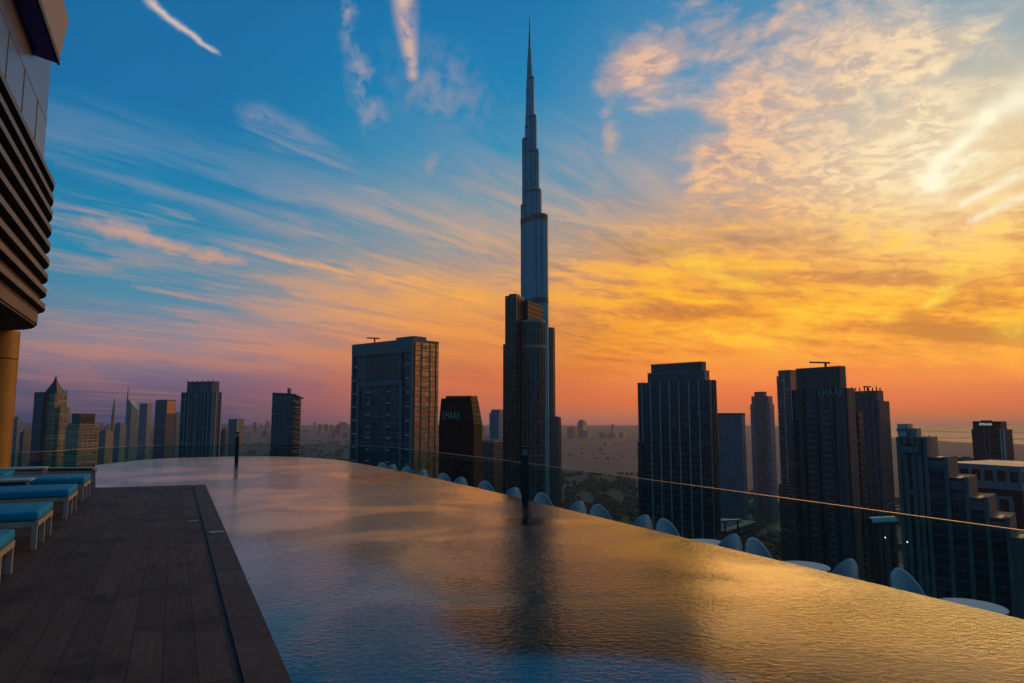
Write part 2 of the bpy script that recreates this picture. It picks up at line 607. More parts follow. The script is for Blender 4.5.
def writing(name, text, parent, m, origin, right, up, height, depth=0.3, spread=1.0, width=None):
    """Raised lettering as a mesh: origin is the lower left corner, right/up are unit vectors."""
    cu = bpy.data.curves.new('lettering_curve', 'FONT')
    cu.body = text
    cu.size = 1.0
    cu.extrude = 0.02
    cu.space_character = spread
    t = bpy.data.objects.new('lettering_curve', cu)
    COL.objects.link(t)
    dg = bpy.context.evaluated_depsgraph_get()
    me = bpy.data.meshes.new_from_object(t.evaluated_get(dg))
    bpy.data.objects.remove(t)
    bpy.data.curves.remove(cu)
    xs = [v.co.x for v in me.vertices]; ys = [v.co.y for v in me.vertices]
    sx = sy = height / (max(ys) - min(ys))
    if width: sx = width / (max(xs) - min(xs))
    r, u = Vector(right).normalized(), Vector(up).normalized()
    n = r.cross(u)
    off = Vector(origin) - (parent.location if parent else Vector((0, 0, 0)))
    x0, y0 = min(xs), min(ys)
    for v in me.vertices:
        p = off + r * (v.co.x - x0) * sx + u * (v.co.y - y0) * sy + n * (v.co.z / 0.02 * depth / 2)
        v.co = p
    me.name = name
    me.materials.clear(); me.materials.append(m)
    o = bpy.data.objects.new(name, me)
    COL.objects.link(o)
    o.parent = parent
    return o


# ------------------------------------------------------------------ materials
def new_mat(name):
    m = bpy.data.materials.new(name)
    m.use_nodes = True
    m.node_tree.nodes.clear()
    S.tree = m.node_tree
    out = m.node_tree.nodes.new('ShaderNodeOutputMaterial')
    return m, out


def principled(out, col, rough, metal=0.0, ior=1.5, normal=None, spec=0.5):
    t = S.tree
    b = t.nodes.new('ShaderNodeBsdfPrincipled')
    for key, v in (('Base Color', col), ('Roughness', rough), ('Metallic', metal), ('IOR', ior), ('Specular IOR Level', spec)):
        i = b.inputs[key]
        if isinstance(v, S): t.links.new(v.s, i)
        elif isinstance(v, bpy.types.NodeSocket): t.links.new(v, i)
        elif isinstance(v, tuple): i.default_value = (*v[:3], 1)
        else: i.default_value = v
    if normal is not None: t.links.new(normal, b.inputs['Normal'])
    t.links.new(b.outputs[0], out.inputs[0])
    return b


def bump(h, strength=0.3, dist=0.01):
    n = S.tree.nodes.new('ShaderNodeBump')
    n.inputs['Strength'].default_value = strength
    n.inputs['Distance'].default_value = dist
    S.tree.links.new(h.s, n.inputs['Height'])
    return n.outputs[0]


def coords(kind='Object'):
    n = S.tree.nodes.new('ShaderNodeTexCoord')
    return n.outputs[kind]


def uvxy():
    n = S.tree.nodes.new('ShaderNodeSeparateXYZ')
    S.tree.links.new(coords('UV'), n.inputs[0])
    return S(n.outputs[0]), S(n.outputs[1])


def worldpos():
    n = S.tree.nodes.new('ShaderNodeNewGeometry')
    return n.outputs['Position']


def white(v):
    n = S.tree.nodes.new('ShaderNodeTexWhiteNoise')
    n.noise_dimensions = '3D'
    S.tree.links.new(v, n.inputs['Vector'])
    return S(n.outputs['Value'])


def plain(name, col, rough=0.6, metal=0.0, var=0.12, scale=3.0, bstr=0.0, ior=1.5):
    m, out = new_mat(name)
    n = noise(coords('Object'), scale, 5, 0.6)
    lo = tuple(c * (1 - var) for c in col); hi = tuple(min(1, c * (1 + var)) for c in col)
    c = mix(rng(n, 0.3, 0.7), lo, hi)
    principled(out, c, rng(n, 0.3, 0.7, rough * 0.9, min(1, rough * 1.1)), metal, ior, bump(n, bstr, 0.01) if bstr else None)
    return m


def facade(name, glass, frame, fh=3.6, bw=1.5, hf=0.28, vf=0.12, rough=0.14, metal=0.0, ior=1.6, var=0.5, frame_rough=0.55,
           group_bays=0, band=0.0, blinds=0.12):
    """Curtain wall on metre UVs: floors of fh, bays of bw; each pane gets its own tint and tilt of gloss."""
    m, out = new_mat(name)
    u, v = uvxy()
    a, b = u / bw, v / fh
    fx, fy = a.fract(), b.fract()
    cell = vec(a.floor(), b.floor(), 1.7)
    w = white(cell)
    w2 = white(vec((a / 3.0).floor(), b.floor(), 5.1))
    g = mix(w, tuple(c * (1 - var) for c in glass), tuple(min(1, c * (1 + var)) for c in glass))
    pale = tuple(min(1.0, 0.06 + c * 1.6) for c in frame)
    g = mix(w2.gt(1 - blinds) * rng(fy, 0.5, 0.55) * 0.6, g, pale)
    mv = fx.lt(vf) if vf > 0 else None
    mh = fy.lt(hf) if hf > 0 else None
    mask = mv.max(mh) if (mv and mh) else (mv or mh)
    if group_bays:
        mask = mask.max((a / group_bays).fract().lt(0.28))
    dirt = noise(coords('Object'), 0.05, 4, 0.6)
    fr = mix(rng(dirt, 0.3, 0.7), tuple(c * 0.8 for c in frame), tuple(c * 1.15 for c in frame))
    col = mix(mask, g, fr)
    rg = mask * (frame_rough - rough) + rough + w2 * 0.05 * (1.0 - mask)
    if metal:
        mt = (1.0 - mask) * metal
    else:
        mt = 0.0
    nrm = bump(white(cell) * 0.6 + mask * 1.0, 0.25, 0.25)
    principled(out, col, rg, mt, ior, nrm)
    return m


M = {}
M['roof_grey'] = plain('roof_grey', (0.07, 0.07, 0.075), 0.8, scale=0.2, var=0.35)
M['dark_metal'] = plain('dark_metal', (0.03, 0.035, 0.04), 0.45, 0.4)
M['pale_rib'] = plain('pale_rib', (0.46, 0.44, 0.42), 0.5, 0.1, scale=0.1)
M['grey_rib'] = plain('grey_rib', (0.16, 0.17, 0.18), 0.5, 0.1, scale=0.1)
M['brown_rib'] = plain('brown_rib', (0.16, 0.11, 0.08), 0.5, 0.1, scale=0.1)
M['band_teal'] = plain('dark_teal_band', (0.012, 0.05, 0.065), 0.5)
M['pier_grey'] = plain('weathered_pier', (0.13, 0.118, 0.112), 0.75, scale=0.1)
M['concrete'] = plain('concrete', (0.24, 0.22, 0.20), 0.8, scale=0.15)
M['sandstone'] = plain('sandstone', (0.36, 0.27, 0.19), 0.7, scale=0.15)
M['f_black'] = facade('black_curtain_wall', (0.009, 0.024, 0.033), (0.028, 0.036, 0.042), 3.8, 1.6, 0.25, 0.10, 0.12)
M['f_shell'] = facade('black_stone_shell', (0.006, 0.008, 0.010), (0.010, 0.011, 0.013), 3.8, 2.4, 0.3, 0.1, 0.5, ior=1.25, frame_rough=0.7, blinds=0.03)
M['f_navy'] = facade('navy_curtain_wall', (0.012, 0.055, 0.078), (0.04, 0.060, 0.070), 3.7, 1.5, 0.26, 0.12, 0.12)
M['f_teal'] = facade('teal_glass_wall', (0.012, 0.13, 0.19), (0.03, 0.12, 0.16), 3.9, 2.2, 0.30, 0.06, 0.14)
M['f_spire'] = facade('silver_glass_cladding', (0.018, 0.34, 0.41), (0.028, 0.37, 0.44), 7.4, 5.2, 0.16, 0.30, 0.4, 0.0, 1.25, 0.12, 0.5, blinds=0.0)
M['f_brown'] = facade('brown_ribbed_wall', (0.014, 0.016, 0.02), (0.10, 0.07, 0.055), 3.8, 2.1, 0.16, 0.34, 0.15)
M['f_grid'] = facade('dark_wall_with_pale_grid', (0.016, 0.026, 0.036), (0.13, 0.125, 0.12), 3.6, 3.2, 0.16, 0.10, 0.12, var=0.7)
M['f_pin'] = facade('fine_pinstripe_wall', (0.016, 0.028, 0.04), (0.085, 0.088, 0.10), 3.7, 2.6, 0.08, 0.34, 0.2)
M['f_vert'] = facade('vertical_pier_wall', (0.012, 0.016, 0.02), (0.15, 0.135, 0.13), 3.7, 4.6, 0.10, 0.40, 0.15)
M['f_sunset'] = facade('sunset_gold_glass', (0.40, 0.29, 0.17), (0.28, 0.20, 0.13), 3.6, 3.4, 0.16, 0.08, 0.22, 0.85, 1.6, 0.25, 0.5, blinds=0.05)  # gold base colour paints in the sunset sky mirrored by the glass
M['f_balcony'] = facade('sunlit_balcony_wall', (0.20, 0.12, 0.055), (0.52, 0.32, 0.17), 3.5, 6.5, 0.36, 0.20, 0.25, 0.25, blinds=0.2)  # warm tint of panes and frames stands in for low sun on them
M['f_office'] = facade('blue_office_glass', (0.016, 0.050, 0.068), (0.045, 0.062, 0.07), 3.7, 2.4, 0.20, 0.07, 0.1, 0.15, var=0.8)
M['f_white'] = facade('white_panel_wall', (0.02, 0.028, 0.036), (0.40, 0.42, 0.45), 11.0, 9.0, 0.30, 0.34, 0.15)
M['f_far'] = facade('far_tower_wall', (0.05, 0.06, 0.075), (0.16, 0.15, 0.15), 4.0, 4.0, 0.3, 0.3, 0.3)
M['f_louvre'] = facade('brown_louvre_screen', (0.055, 0.04, 0.034), (0.12, 0.085, 0.07), 40.0, 1.4, 0.0, 0.4, 0.5, blinds=0.0)
m, out = new_mat('sign_face')
principled(out, lin((50, 120, 135)), 0.4)
S.tree.nodes['Principled BSDF'].inputs['Emission Color'].default_value = (*lin((70, 170, 190)), 1)
S.tree.nodes['Principled BSDF'].inputs['Emission Strength'].default_value = 0.03
M['sign_teal'] = m
m, out = new_mat('lit_white_sign')
principled(out, (0.7, 0.7, 0.7), 0.4)
S.tree.nodes['Principled BSDF'].inputs['Emission Color'].default_value = (0.9, 0.92, 1, 1)
S.tree.nodes['Principled BSDF'].inputs['Emission Strength'].default_value = 0.4
M['sign_white'] = m

# ================================================================== THE CITY BELOW
m, out = new_mat('desert_city_ground')
pos = worldpos()
g1 = noise(pos, 0.0009, 6, 0.6)
g2 = noise(pos, 0.006, 6, 0.65, 0.4)
g3 = noise(pos, 0.035, 5, 0.6)
sp = S.tree.nodes.new('ShaderNodeSeparateXYZ'); S.tree.links.new(pos, sp.inputs[0])
gx, gy = S(sp.outputs[0]), S(sp.outputs[1])
green_zone = rng(gy, 2500, 1500) * rng(gx, -250, 60) + rng(gy, 3600, 2400) * rng(gx, -300, -600)
soil = mix(rng(g2, 0.35, 0.65), (0.05, 0.046, 0.044), (0.095, 0.085, 0.078))
grass = mix(rng(g3, 0.35, 0.65), (0.014, 0.036, 0.022), (0.036, 0.066, 0.034))
c = mix(rng(g1 * 0.3 + g2 * 0.4 + green_zone * 0.46, 0.46, 0.60), soil, grass)
c = mix(rng(g3, 0.58, 0.72) * 0.6, c, (0.03, 0.045, 0.035))
principled(out, c, 0.9)
M['ground'] = m
b = MB()
b.face([(-13500, -1500, GZ), (13500, -1500, GZ), (13500, 14200, GZ), (-13500, 14200, GZ)])
tag(b.build('ground', M['ground'], merge=False), kind='structure')

m, out = new_mat('sea_water')
n = noise(worldpos(), 0.01, 3, 0.5)
principled(out, (0.03, 0.05, 0.06), 0.45, 0, 1.2, bump(n, 0.2, 3.0))
M['sea'] = m
b = MB()
shore = [P(905, 6200), P(965, 5300), P(1100, 4600), (9000, 4300), (13400, 4800), (13400, 14150), P(770, 14150), P(840, 8200)]
b.face([(x, y, GZ + 0.5) for x, y in shore])
tag(b.build('sea', M['sea']), kind='structure')
M['sand'] = plain('sand', (0.30, 0.25, 0.19), 0.95, scale=0.003)
for pts in ([P(880, 9000), P(1000, 8300), P(1180, 8000), P(1180, 8350), P(1000, 8650)], [P(930, 6500), P(1010, 6050), P(1120, 5700), P(1120, 5820), P(1010, 6230)]):
    b = MB(); b.prism_mi(pts, GZ + 0.6, GZ + 3.0)
    tag(b.build('sandbank', M['sand']), kind='structure')

M['asphalt'] = plain('asphalt', (0.055, 0.055, 0.058), 0.85, scale=0.05)
M['marking'] = plain('road_paint', (0.75, 0.74, 0.7), 0.7)


def road(name, pts, w, dz=0.3):
    b, k = MB(), MB()
    L = []
    for i, p in enumerate(pts):
        a = pts[max(0, i - 1)]; c = pts[min(len(pts) - 1, i + 1)]
        d = Vector((c[0] - a[0], c[1] - a[1])).normalized()
        L.append((Vector(p), Vector((-d.y, d.x))))
    for (p, n), (q, o) in zip(L, L[1:]):
        z = GZ + dz
        b.face([(*(p - n * w / 2), z), (*(q - o * w / 2), z), (*(q + o * w / 2), z), (*(p + n * w / 2), z)])
        for s in (-0.46, 0.0, 0.46):
            e = 0.014 * w
            k.face([(*(p + n * (w * s - e)), z + 0.05), (*(q + o * (w * s - e)), z + 0.05), (*(q + o * (w * s + e)), z + 0.05), (*(p + n * (w * s + e)), z + 0.05)])
    r = tag(b.build(name, M['asphalt'], merge=False), kind='structure')
    k.build('road_marking', M['marking'], r, merge=False)
    return r


def curve(ctrl, n=28):             # Catmull-Rom through ground points
    o = []
    c = [ctrl[0]] + ctrl + [ctrl[-1]]
    for i in range(1, len(c) - 2):
        for j in range(n // (len(ctrl) - 1)):
            t = j / (n // (len(ctrl) - 1))
            q = []
            for a in (0, 1):
                p0, p1, p2, p3 = (c[i + k][a] for k in (-1, 0, 1, 2))
                q.append(0.5 * (2 * p1 + (p2 - p0) * t + (2 * p0 - 5 * p1 + 4 * p2 - p3) * t * t + (3 * p1 - p0 - 3 * p2 + p3) * t ** 3))
            o.append(tuple(q))
    o.append(ctrl[-1])
    return o


road('highway', curve([P(330, 2700), P(480, 2350), P(600, 2050), P(690, 2250), P(800, 3000), P(1000, 3600)]), 46)
road('park_road', curve([P(555, 1250), P(600, 1330), P(640, 1290), P(720, 1400), P(790, 1300)]), 16, 0.36)
road('avenue', curve([P(545, 1600), P(590, 1700), P(645, 1560), P(720, 1750), P(860, 1500)]), 22, 0.42)
road('boulevard', curve([P(700, 900), P(745, 760), P(800, 720), P(880, 640), P(1010, 560)]), 24, 0.48)
road('ring_road', curve([P(60, 3600), P(200, 3300), P(330, 3800), P(470, 4300), P(640, 3900)]), 40, 0.54)


# ------------------------------------------------------------------ helpers for towers
def block(parent, name, poly, y0, y1, D, mats, ztop=None, z0=GZ):
    b = MB()
    b.prism(poly, z0 if y0 is None else zat(y0, D), zat(y1, D), ztop=ztop)
    return b.build(name, mats, parent)


def fins(parent, name, poly, i, fracs, z0, z1, w, d, m):
    """Vertical ribs standing proud of side i of a footprint."""
    a, b_ = Vector(poly[i]), Vector(poly[(i + 1) % len(poly)])
    e = (b_ - a).normalized()
    n = Vector((e.y, -e.x))
    c = Vector(mid(poly))
    if n.dot((a + b_) / 2 - c) < 0: n = -n
    for f in fracs:
        p = a + (b_ - a) * f
        q = [p - e * w / 2 - n * 0.1, p + e * w / 2 - n * 0.1, p + e * w / 2 + n * d, p - e * w / 2 + n * d]
        k = MB(); k.prism_mi([tuple(x) for x in q], z0, z1)
        k.build(name, m, parent, merge=True)


def ledges(parent, name, poly, zs, h, grow, m):
    """Slab edges running round a footprint."""
    for z in zs:
        k = MB(); k.prism_mi(shrink(poly, grow), z, z + h)
        k.build(name, m, parent)


def tower(name, label, poly, cat='tower', group=None, z=GZ):
    c = mid(poly)
    return tag(empty(name, (c[0], c[1], z)), label, cat, group)


def roof_crane(parent, px, py, D, pl, pr, zroof):
    x, y = P(px, D)
    zt = zat(py, D)
    b = MB(); b.prism_mi([(x - .5, y - .5), (x + .5, y - .5), (x + .5, y + .5), (x - .5, y + .5)], zroof - 0.2, zt)
    o = b.build('roof_crane', M['dark_metal'], parent)
    k = MB(); k.bar((*P(pl, D), zt), (*P(pr, D), zt - 0.3), 0.9, 0.9)
    k.build('jib', M['dark_metal'], o)
    return o


RG = M['roof_grey']

# ---- the spire tower
D = 1010.0
cx0, cy0 = P(530.6, D)
mp = D / F * KA
t = tag(empty('skyscraper', (cx0, cy0, GZ)), 'very tall tapering silver blue spire tower, highest thing in the picture', 'skyscraper')


def lobe(az, L, hw, n=9):          # round-nosed wing from the centre
    a = R(az)
    d = Vector((math.sin(a), math.cos(a))); p = Vector((d.y, -d.x))
    c = Vector((cx0, cy0))
    pts = [c - d * hw * 0.5 - p * hw, ]
    tip = c + d * max(L - hw, 0.1)
    for i in range(n + 1):
        g = -math.pi / 2 + math.pi * i / n
        pts.append(tip + d * hw * math.cos(g) + p * hw * math.sin(g))
    pts.append(c - d * hw * 0.5 + p * hw)
    return [tuple(q) for q in pts]


def wing(az, tiers, fm='f_spire'):
    s = abs(math.sin(R(az)))
    for ext, ytop, hw in tiers:
        hw = min(hw, ext * mp * 0.9)
        L = hw + (ext * mp - hw) / s
        b = MB(); b.prism(lobe(az, L, hw), GZ, zat(ytop, D))
        o = b.build('wing_tier', [M[fm], RG], t, smooth=True)
        k = MB(); z1 = zat(ytop, D)
        k.prism_mi(lobe(az, L + 0.25, hw + 0.25), z1 - 5, z1 - 2.5)
        k.build('mechanical_band', M['band_teal'], o)
        nose = Vector((cx0, cy0)) + Vector((math.sin(R(az)), math.cos(R(az)))) * (L - hw)
        for g in ((-60, -20, 20, 60) if ext > 6 else ()):     # slim fins up the rounded nose
            a = R(az + g)
            q = nose + Vector((math.sin(a), math.cos(a))) * hw
            f_ = MB(); f_.prism_mi([(q.x - .45, q.y - .45), (q.x + .45, q.y - .45), (q.x + .45, q.y + .45), (q.x - .45, q.y + .45)], GZ, z1 - 5.5)
            f_.build('fin', M['band_teal'], o)


wing(266, [(9.6, 205, 11.0), (8.0, 139, 9.4), (5.2, 126, 7.0), (3.9, 89, 4.8)])
wing(146, [(17.6, 219, 12.5), (11.6, 192, 10.2), (9.2, 152, 8.2), (6.8, 117, 6.2), (4.6, 78, 4.2)])
wing(26, [(30.5, 416, 12.0), (25.0, 327, 11.2)], 'f_navy')
wing(26, [(10.4, 236, 9.0), (8.2, 172, 7.2), (5.4, 104, 5.2)])
wing(90, [(30.5, 417, 10.0), (24.8, 328, 9.2)], 'f_navy')
b = MB()
prof = [(13.0, GZ - GZ), (12.2, zat(300, D) - GZ), (9.5, zat(180, D) - GZ), (6.2, zat(110, D) - GZ), (4.2, zat(70, D) - GZ), (2.7, zat(52, D) - GZ), (1.8, zat(47, D) - GZ), (0.0, zat(47, D) - GZ)]
b.lathe(prof, cx0, cy0, 18, GZ)
b.build('core', [M['f_spire'], RG], t, smooth=True)
b = MB()
b.lathe([(1.7, zat(48, D)), (1.3, zat(36, D)), (0.8, zat(30, D)), (0.55, zat(17.5, D)), (0, zat(17, D))], cx0, cy0, 10)
b.build('mast', M['dark_metal'], t)
for yb in (219, 300):
    z1 = zat(yb, D)
    b = MB(); b.prism_mi(lobe(146, 12.5 + (17.6 * mp - 12.5) / math.sin(R(146)) + 0.6, 13.1), z1 - 9, z1 - 1); b.build('dark_belt', M['band_teal'], t)
    b = MB(); b.prism_mi(lobe(266, 9.6 * mp + 0.6, 11.5), z1 - 9.1, z1 - 1.1); b.build('dark_belt', M['band_teal'], t)

# ---- the brown ribbed tower in front of it
D = 560.0
pl = rect3(505, 521, 545, D, 32)
t = tower('residential_tower', 'dark brown ribbed tower with rounded bay, directly in front of the spire tower', pl)
left = rect3(505, 516.5, 524, D, 28)
block(t, 'side_block', left, None, 295, D, [M['f_brown'], RG])
block(t, 'shoulder', rect3(503, 513, 522, D + 5, 28), None, 343, D, [M['f_brown'], RG])
block(t, 'upper_block', rect3(523, 528, 543.5, D + 8, 24), None, 299, D, [M['f_shell'], RG])
c0 = P(533.5, D + 6)
def disc(r, c=c0, n=22): return [(c[0] + r * math.cos(2 * math.pi * i / n), c[1] + r * math.sin(2 * math.pi * i / n)) for i in range(n)]
block(t, 'round_bay', disc(9.3), None, 321, D, [M['f_brown'], RG])
for yb, hgt, gr in ((320, 2.0, 9.9), (345, 2.2, 9.9), (400, 0.9, 9.6), (455, 0.9, 9.6)):
    k = MB(); k.prism_mi(disc(gr), zat(yb, D) - hgt, zat(yb, D)); k.build('ring_ledge', M['sandstone'] if yb < 350 else M['brown_rib'], t)
for i in range(8):
    a = R(190 + i * 22)
    p = (c0[0] + 9.6 * math.cos(a), c0[1] + 9.6 * math.sin(a))
    k = MB(); k.prism_mi([(p[0] - .35, p[1] - .35), (p[0] + .35, p[1] - .35), (p[0] + .35, p[1] + .35), (p[0] - .35, p[1] + .35)], GZ, zat(322, D)); k.build('fin', M['brown_rib'], t)
fins(t, 'fin', left, 0, [0.12, 0.35, 0.6, 0.85], GZ, zat(297, D), 0.7, 0.7, M['brown_rib'])
fins(t, 'fin', left, 1, [0.3, 0.7], GZ, zat(297, D), 0.7, 0.7, M['brown_rib'])
block(t, 'roof_plant', shrink(left, 0.6), 295.2, 292.8, D, [M['dark_metal'], RG])

# ---- portal framed block with a flank coloured like reflected sunset
D = 480.0
pl = rect3(352, 412.5, 438, D, 40)
t = tower('office_tower', 'broad tower with portal framed blue glass front and golden glass flank', pl)
zt = zat(339, D)
b = MB(); b.prism(pl, GZ, zt)
# flank (side 1) is glass painted with reflected sunset gold, the rest blue glass
A, B, C, Dq = (Vector(p) for p in pl)
o = None
k1, k2 = MB(), MB()
k1.prism([tuple(A), tuple(B), tuple(C), tuple(Dq)], GZ, zt)
body = k1.build('glass_body', [M['f_office'], RG], t)
e = (C - B).normalized(); nrm = Vector((e.y, -e.x))
k2.prism_mi([tuple(B + e * 1.2 + nrm * 0.05), tuple(C - e * 0.6 + nrm * 0.05), tuple(C - e * 0.6 + nrm * 0.6), tuple(B + e * 1.2 + nrm * 0.6)], GZ, zt - 2.0)
k2.build('sunset_flank', M['f_sunset'], t)
zl = zt
L1 = (C - B).length
for f in (0.28, 0.62, 0.86):
    p = B + e * L1 * f + nrm * 0.6
    k = MB(); k.prism_mi([tuple(p - e * .3), tuple(p + e * .3), tuple(p + e * .3 + nrm * .5), tuple(p - e * .3 + nrm * .5)], GZ, zt - 2); k.build('flank_mullion', M['brown_rib'], t)
for i in range(26):                # ladder of slab edges in the middle of the flank
    z = zt - 6 - i * 7.2
    p, q = B + e * L1 * 0.30 + nrm * 0.65, B + e * L1 * 0.60 + nrm * 0.65
    k = MB(); k.prism_mi([tuple(p), tuple(q), tuple(q + nrm * .7), tuple(p + nrm * .7)], z, z + 0.8); k.build('balcony_slab', M['sandstone'], t)
ef = (A - B).normalized(); nf = Vector((-ef.y, ef.x))
if nf.dot(B - Vector(mid(pl))) < 0: nf = -nf
L0 = (A - B).length
def front(f0, f1, z0, z1, d0, d1, name, m):
    p, q = B + ef * L0 * f0, B + ef * L0 * f1
    k = MB(); k.prism_mi([tuple(p + nf * d0), tuple(q + nf * d0), tuple(q + nf * d1), tuple(p + nf * d1)], z0, z1)
    return k.build(name, m, t)
M['frame_grey'] = plain('pale_grey_cladding', (0.20, 0.22, 0.23), 0.5, scale=0.1)
M['portal_grey'] = plain('portal_cladding', (0.125, 0.14, 0.145), 0.55, scale=0.1)
front(0.0, 1.0, zt - 9, zt + 0.3, -0.4, 1.6, 'portal_frame', M['portal_grey'])
front(0.0, 0.025, GZ, zt - 9, -0.4, 1.4, 'portal_frame', M['portal_grey'])
front(0.975, 1.0, GZ, zt - 9, -0.4, 1.4, 'portal_frame', M['portal_grey'])
zi = zat(380, D)
front(0.20, 0.76, zi + 1.5, zt - 10.5, 0.05, 0.9, 'louvre_screen', M['f_louvre'])
for f0, f1, z0, z1 in ((0.17, 0.20, zi, zt - 9.2), (0.76, 0.79, zi, zt - 9.2), (0.15, 0.90, zi - 3.2, zi + 0.6), (0.86, 0.90, GZ, zi - 3.2), (0.15, 0.185, GZ, zi - 3.2)):
    front(f0, f1, z0, z1, 0.0, 1.3, 'inner_frame', M['portal_grey'])
for f in (0.40, 0.66):
    front(f - 0.006, f + 0.006, GZ, zi - 3.3, 0.0, 0.7, 'front_mullion', M['portal_grey'])
for i in range(4):
    z = zi - 26 - i * 24
    front(0.40, 0.66, z, z + 1.0, 0.0, 0.8, 'transom', M['portal_grey'])
for f in (0.36, 0.70, 0.06, 0.94):
    for i in range(14):
        z = zi - 8 - i * 8.4 if 0.1 < f < 0.9 else zt - 18 - i * 10
        front(f - 0.03, f + 0.03, z, z + 1.0, 0.0, 1.2, 'balcony_slab', M['pale_rib'])
k = MB(); k.prism_mi(shrink(rect3(395, 412.5, 425, D, 40), 1.02), zt, zt + 2.2); k.build('roof_slab', M['portal_grey'], t)
roof_crane(t, 373, 338, D + 30, 365, 378, zt)

# ---- black slanted block with a sign
D = 560.0
lo = rect3(439, 474, 482.5, D, 22)
hi = rect3(441, 471, 477.6, D + 3, 22)
t = tower('black_office', 'black faceted office block with leaning right side, beside the golden flanked tower', lo, 'office block')
b = MB(); b.loft(lo, zat(424, D) , hi, zat(398, D)); b.prism(lo, GZ, zat(424, D), cap=0)
b.build('dark_shell', [M['f_shell'], RG], t)
block(t, 'parapet', rect3(445.5, 471, 477.4, D + 3, 22), 400, 395.6, D, [M['dark_metal'], RG])
sc = Vector(lo[0]); se = (Vector(lo[1]) - sc).normalized()
sz = zat(419.4, D)
p0 = Vector(P(443.5, D + 1)); 
Lf = (Vector(lo[1]) - sc).length
nn = Vector((se.y, -se.x))
if nn.dot(sc - Vector(mid(lo))) < 0: nn = -nn
q = sc + se * Lf * 0.11 + nn * 0.4
writing('lettering', 'EMAAR', t, M['sign_teal'], (q.x, q.y, sz), (se.x, se.y, 0), (0, 0, 1), zat(411.5, D) - sz, 0.4, 1.0, Lf * 0.5)
for i in range(7):                 # faint slanting lattice low on the front
    q0 = sc + se * Lf * (0.03 + i * 0.08) + nn * 0.15
    q1 = sc + se * Lf * (0.22 + i * 0.08) + nn * 0.15
    k = MB(); k.bar((q0.x, q0.y, zat(424, D)), (q1.x, q1.y, zat(462, D)), 0.3, 0.3); k.build('lattice_bar', M['dark_metal'], t)

# ---- small tower and low block beside it
D = 1500.0
pl = rect3(489.5, 500, 505, D, 25)
t = tower('teal_tower', 'small grey teal tower peeking out left of the brown ribbed tower', pl)
block(t, 'shaft', pl, None, 413, D, [M['f_teal'], RG]); block(t, 'crown', shrink(pl, 0.8), 413.4, 409.5, D, [M['f_teal'], RG])
fins(t, 'fin', pl, 0, [0.05, 0.95], GZ, zat(412.6, D), 2.2, 1.5, M['pale_rib'])
D = 900.0
pl = rect3(478, 494, 507, D, 22)
t = tower('low_block', 'low brown block with flat roof between the black office and the brown tower', pl, 'building')
block(t, 'wall', pl, None, 441, D, [M['f_brown'], RG]); block(t, 'roof_edge', shrink(pl, 1.04), 442.5, 440.4, D, [M['sandstone'], RG])

# ---- dark tower with white ribs
D = 420.0
pl = rect3(638.8, 711.5, 717.5, D, 46)
t = tower('ribbed_tower', 'wide black tower with thin white vertical ribs and stepped crown', pl)
block(t, 'shaft', pl, None, 380, D, [M['f_black'], RG])
lowp = rect3(637, 640.6, 645, D + 4, 40)
block(t, 'side_block', lowp, None, 442, D, [M['f_black'], RG])
p2 = rect3(649, 706, 710.6, D + 6, 46)
block(t, 'crown', p2, None, 369.6, D, [M['f_navy'], RG])
block(t, 'crown', rect3(652, 703, 707.5, D + 9, 46), None, 360.2, D, [M['f_louvre'], RG])
ledges(t, 'cornice', p2, [zat(371.2, D)], 0.8, 1.01, M['grey_rib'])
ledges(t, 'cornice', rect3(652, 703, 707.5, D + 9, 46), [zat(361.4, D)], 0.7, 1.01, M['grey_rib'])
fr = [(x - 638.8) / (711.5 - 638.8) for x in (643, 652.3, 662, 671.6, 681.2, 691, 700.6)]
fins(t, 'fin', pl, 0, fr, GZ, zat(379, D), 0.5, 0.6, M['pale_rib'])
fins(t, 'fin', pl, 0, [0.005, 0.995], GZ, zat(379.6, D), 0.8, 0.6, M['grey_rib'])
fins(t, 'fin', pl, 1, [0.35, 0.7], GZ, zat(379.6, D), 0.7, 0.6, M['brown_rib'])
fins(t, 'fin', p2, 0, [i / 9 for i in range(10)], zat(381, D), zat(369.2, D), 0.35, 0.4, M['grey_rib'])

# ---- teal slab
D = 800.0
pl = rect3(714, 741.5, 745, D, 42)
t = tower('teal_slab', 'plain teal glass slab half hidden behind the white ribbed tower', pl, 'building')
block(t, 'shaft', pl, None, 414.5, D, [M['f_teal'], RG]); block(t, 'parapet', shrink(pl, 1.015), 415.2, 413, D, [M['dark_metal'], RG])
fins(t, 'fin', pl, 0, [0.25, 0.5, 0.75], GZ, zat(414.8, D), 0.5, 0.4, M['grey_rib'])

# ---- banded tower with a curved corner
D = 1400.0
pl = rect3(750.5, 770, 774.5, D, 48)
t = tower('banded_tower', 'slim blue grey tower with curved shoulder, standing alone right of the teal slab', pl)
a, b_ = Vector(pl[0]), Vector(pl[1])
zt0, zt1 = zat(404, D), zat(395, D)
block(t, 'shaft', pl, None, 404, D, [M['f_teal'], RG])
p2 = rect3(752, 769, 773.2, D + 3, 48)
block(t, 'shoulder', p2, None, 396, D, [M['f_teal'], RG])
block(t, 'crown', rect3(755, 765, 767.5, D + 6, 48), None, 391.5, D, [M['f_navy'], RG])
ledges(t, 'slab_edge', pl, [zat(y, D) for y in range(408, 492, 7)], 1.1, 1.02, M['grey_rib'])

